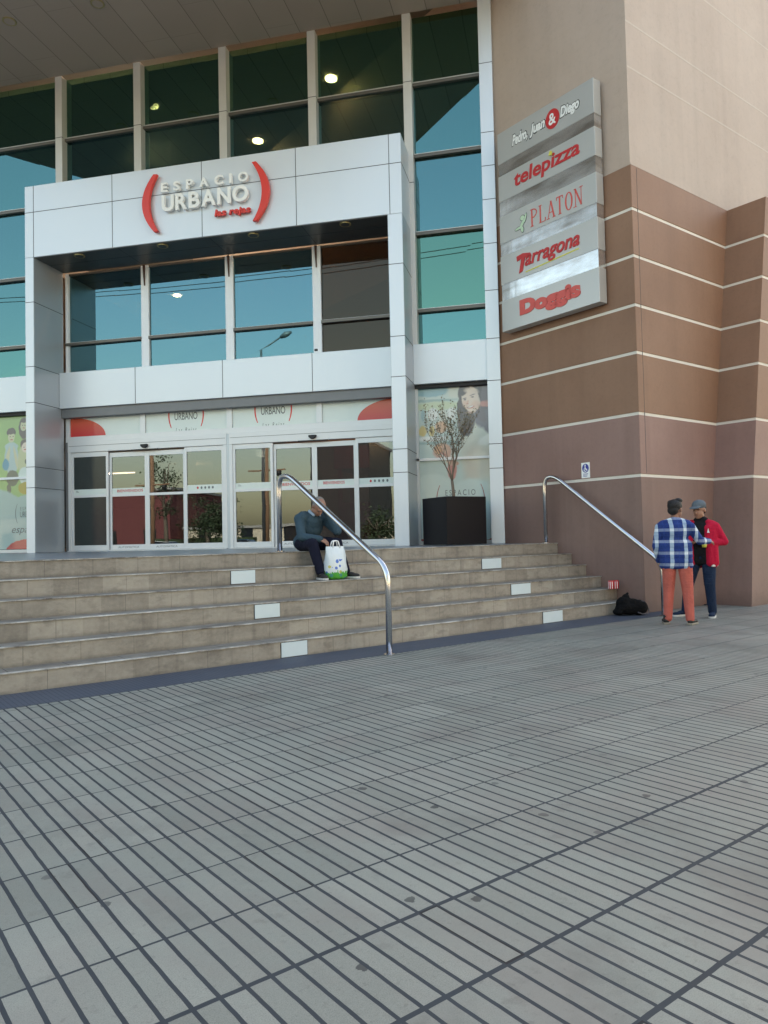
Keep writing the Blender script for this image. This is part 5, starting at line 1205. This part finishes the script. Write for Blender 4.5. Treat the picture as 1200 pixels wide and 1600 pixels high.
for i_, (x_, y_, h_, lb_) in enumerate(((-4.5, -5.5, 6.4, 'nearest to the lamp post'), (1.5, -5.0, 8.0, 'straight behind the viewer'), (7.5, -4.5, 8.5, 'nearest to the added pale block'), (3.5, -10.0, 9.0, 'rearmost of the row'))):
    crown_tree(x_, y_, h_, 3.0, 20 + i_, 'broad unseen tree added to shade the near paving, ' + lb_, 'added shade trees behind the viewpoint', 34, 60)  # unseen trees, added to darken the paving close to the camera
# utility poles with wires
wt = thing('utility_line', 'high overhead wires strung above the plaza between two tall wooden poles', 'power line', (-20, -9, 0))
for x in (-48, 12):
    b = MB(); b.tube([(x, -9, 0), (x, -9, 17.6)], [.18, .12], 8); b.build('pole', M['pole_wood'], wt)
    b = MB(); b.box((x - .05, -10, 17.0), (x + .05, -8, 17.15)); b.build('crossarm', M['pole_wood'], wt)
for j, (yy, zz) in enumerate(((-9.6, 17.2), (-8.6, 17.1))):
    b = MB(); b.tube([(-48 + 60 * u / 16, yy, zz - 1.6 * (1 - (2 * u / 16 - 1) ** 2)) for u in range(17)], 0.022, 4); b.build('wire', M['dark'], wt)
for (x, y, h, lab) in ((-27.2, -18, 8.5, 'weathered wooden pole reflected in the left doors beside the leafy trees'), (-18.7, -18, 9.5, 'dark wooden pole with a cross bar reflected in the right doors')):
    t = thing('utility_pole', lab, 'pole', (x, y, 0)); b = MB(); b.tube([(x, y, 0), (x, y, h)], [.17, .12], 8); b.build('post', M['pole_wood'], t)
    b = MB(); b.box((x - 1.3, y - .05, h * .62), (x + 1.3, y + .05, h * .62 + .09)); b.build('crossarm', M['pole_wood'], t)
    b = MB(); b.tube([(x + .9, y, h * .62 - .35), (x + .9, y, h * .62)], .16, 8); b.build('transformer', M['dark'], t)
sl_ = thing('street_lamp', 'tall double armed street lamp reflected in the entrance windows', 'street lamp', (-14.1, -6, 0))
b = MB(); b.tube([(-14.1, -6, 0), (-14.1, -6, 10.95)], [.10, .06], 8); b.build('pole', M['shutter'], sl_)
b = MB(); b.tube([(-15.0, -6, 10.5), (-14.1, -6, 10.95), (-13.2, -6, 11.45)], .04, 6); b.build('arm', M['shutter'], sl_)
for p_, q_ in (((-15.0, -6, 10.5), (-15.6, -6, 10.25)), ((-13.2, -6, 11.45), (-12.6, -6, 11.68))):
    p_ = Vector(p_); q_ = Vector(q_); b = MB(); b.tube([p_, p_.lerp(q_, .5), q_], [.07, .17, .06], 8); b.build('lamp_head', M['shutter'], sl_)
def car(x, y, mat, label, group='cars parked on the street'):
    t = thing('parked_car', label, 'car', (x, y, -0.12), 0, group)
    F_ = Matrix.Translation((x, y, -0.12)) @ Matrix(((1, 0, 0, 0), (0, 0, -1, 0), (0, 1, 0, 0), (0, 0, 0, 1)))
    b = MB(); b.prism([(-2.1, .35), (2.1, .35), (2.15, .75), (1.9, .92), (1.2, .98), (-1.5, 1.02), (-2.1, .9)], -.85, .85, mat=F_); bd_ = b.build('body', M[mat], t, 0.06)
    b = MB(); b.prism([(-1.45, 1.0), (1.15, .97), (.45, 1.42), (-1.0, 1.44)], -.72, .72, mat=F_); b.build('cabin', M['car_glass'], t, 0.05)
    b = MB(); b.prism([(-1.0, 1.441), (.45, 1.421), (.40, 1.46), (-.95, 1.48)], -.70, .70, mat=F_); b.build('roof', M[mat], t, 0.01)
    for wx in (-1.3, 1.3):
        for wy in (-.86, .66):
            b = MB(); b.tube([F_ @ Vector((wx, .32, wy)), F_ @ Vector((wx, .32, wy + .2))], .32, 18); b.build('wheel', M['tyre'], t)
car(-22, -22, 'car_blue', 'blue car parked across the plaza, reflected in the doors'); car(-28.5, -22.2, 'car_white', 'white car parked left of the blue one, reflected in the doors'); car(-9, -22.2, 'car_white', 'white car parked far right of the blue one, reflected in the doors')

print('objects', len(bpy.data.objects))
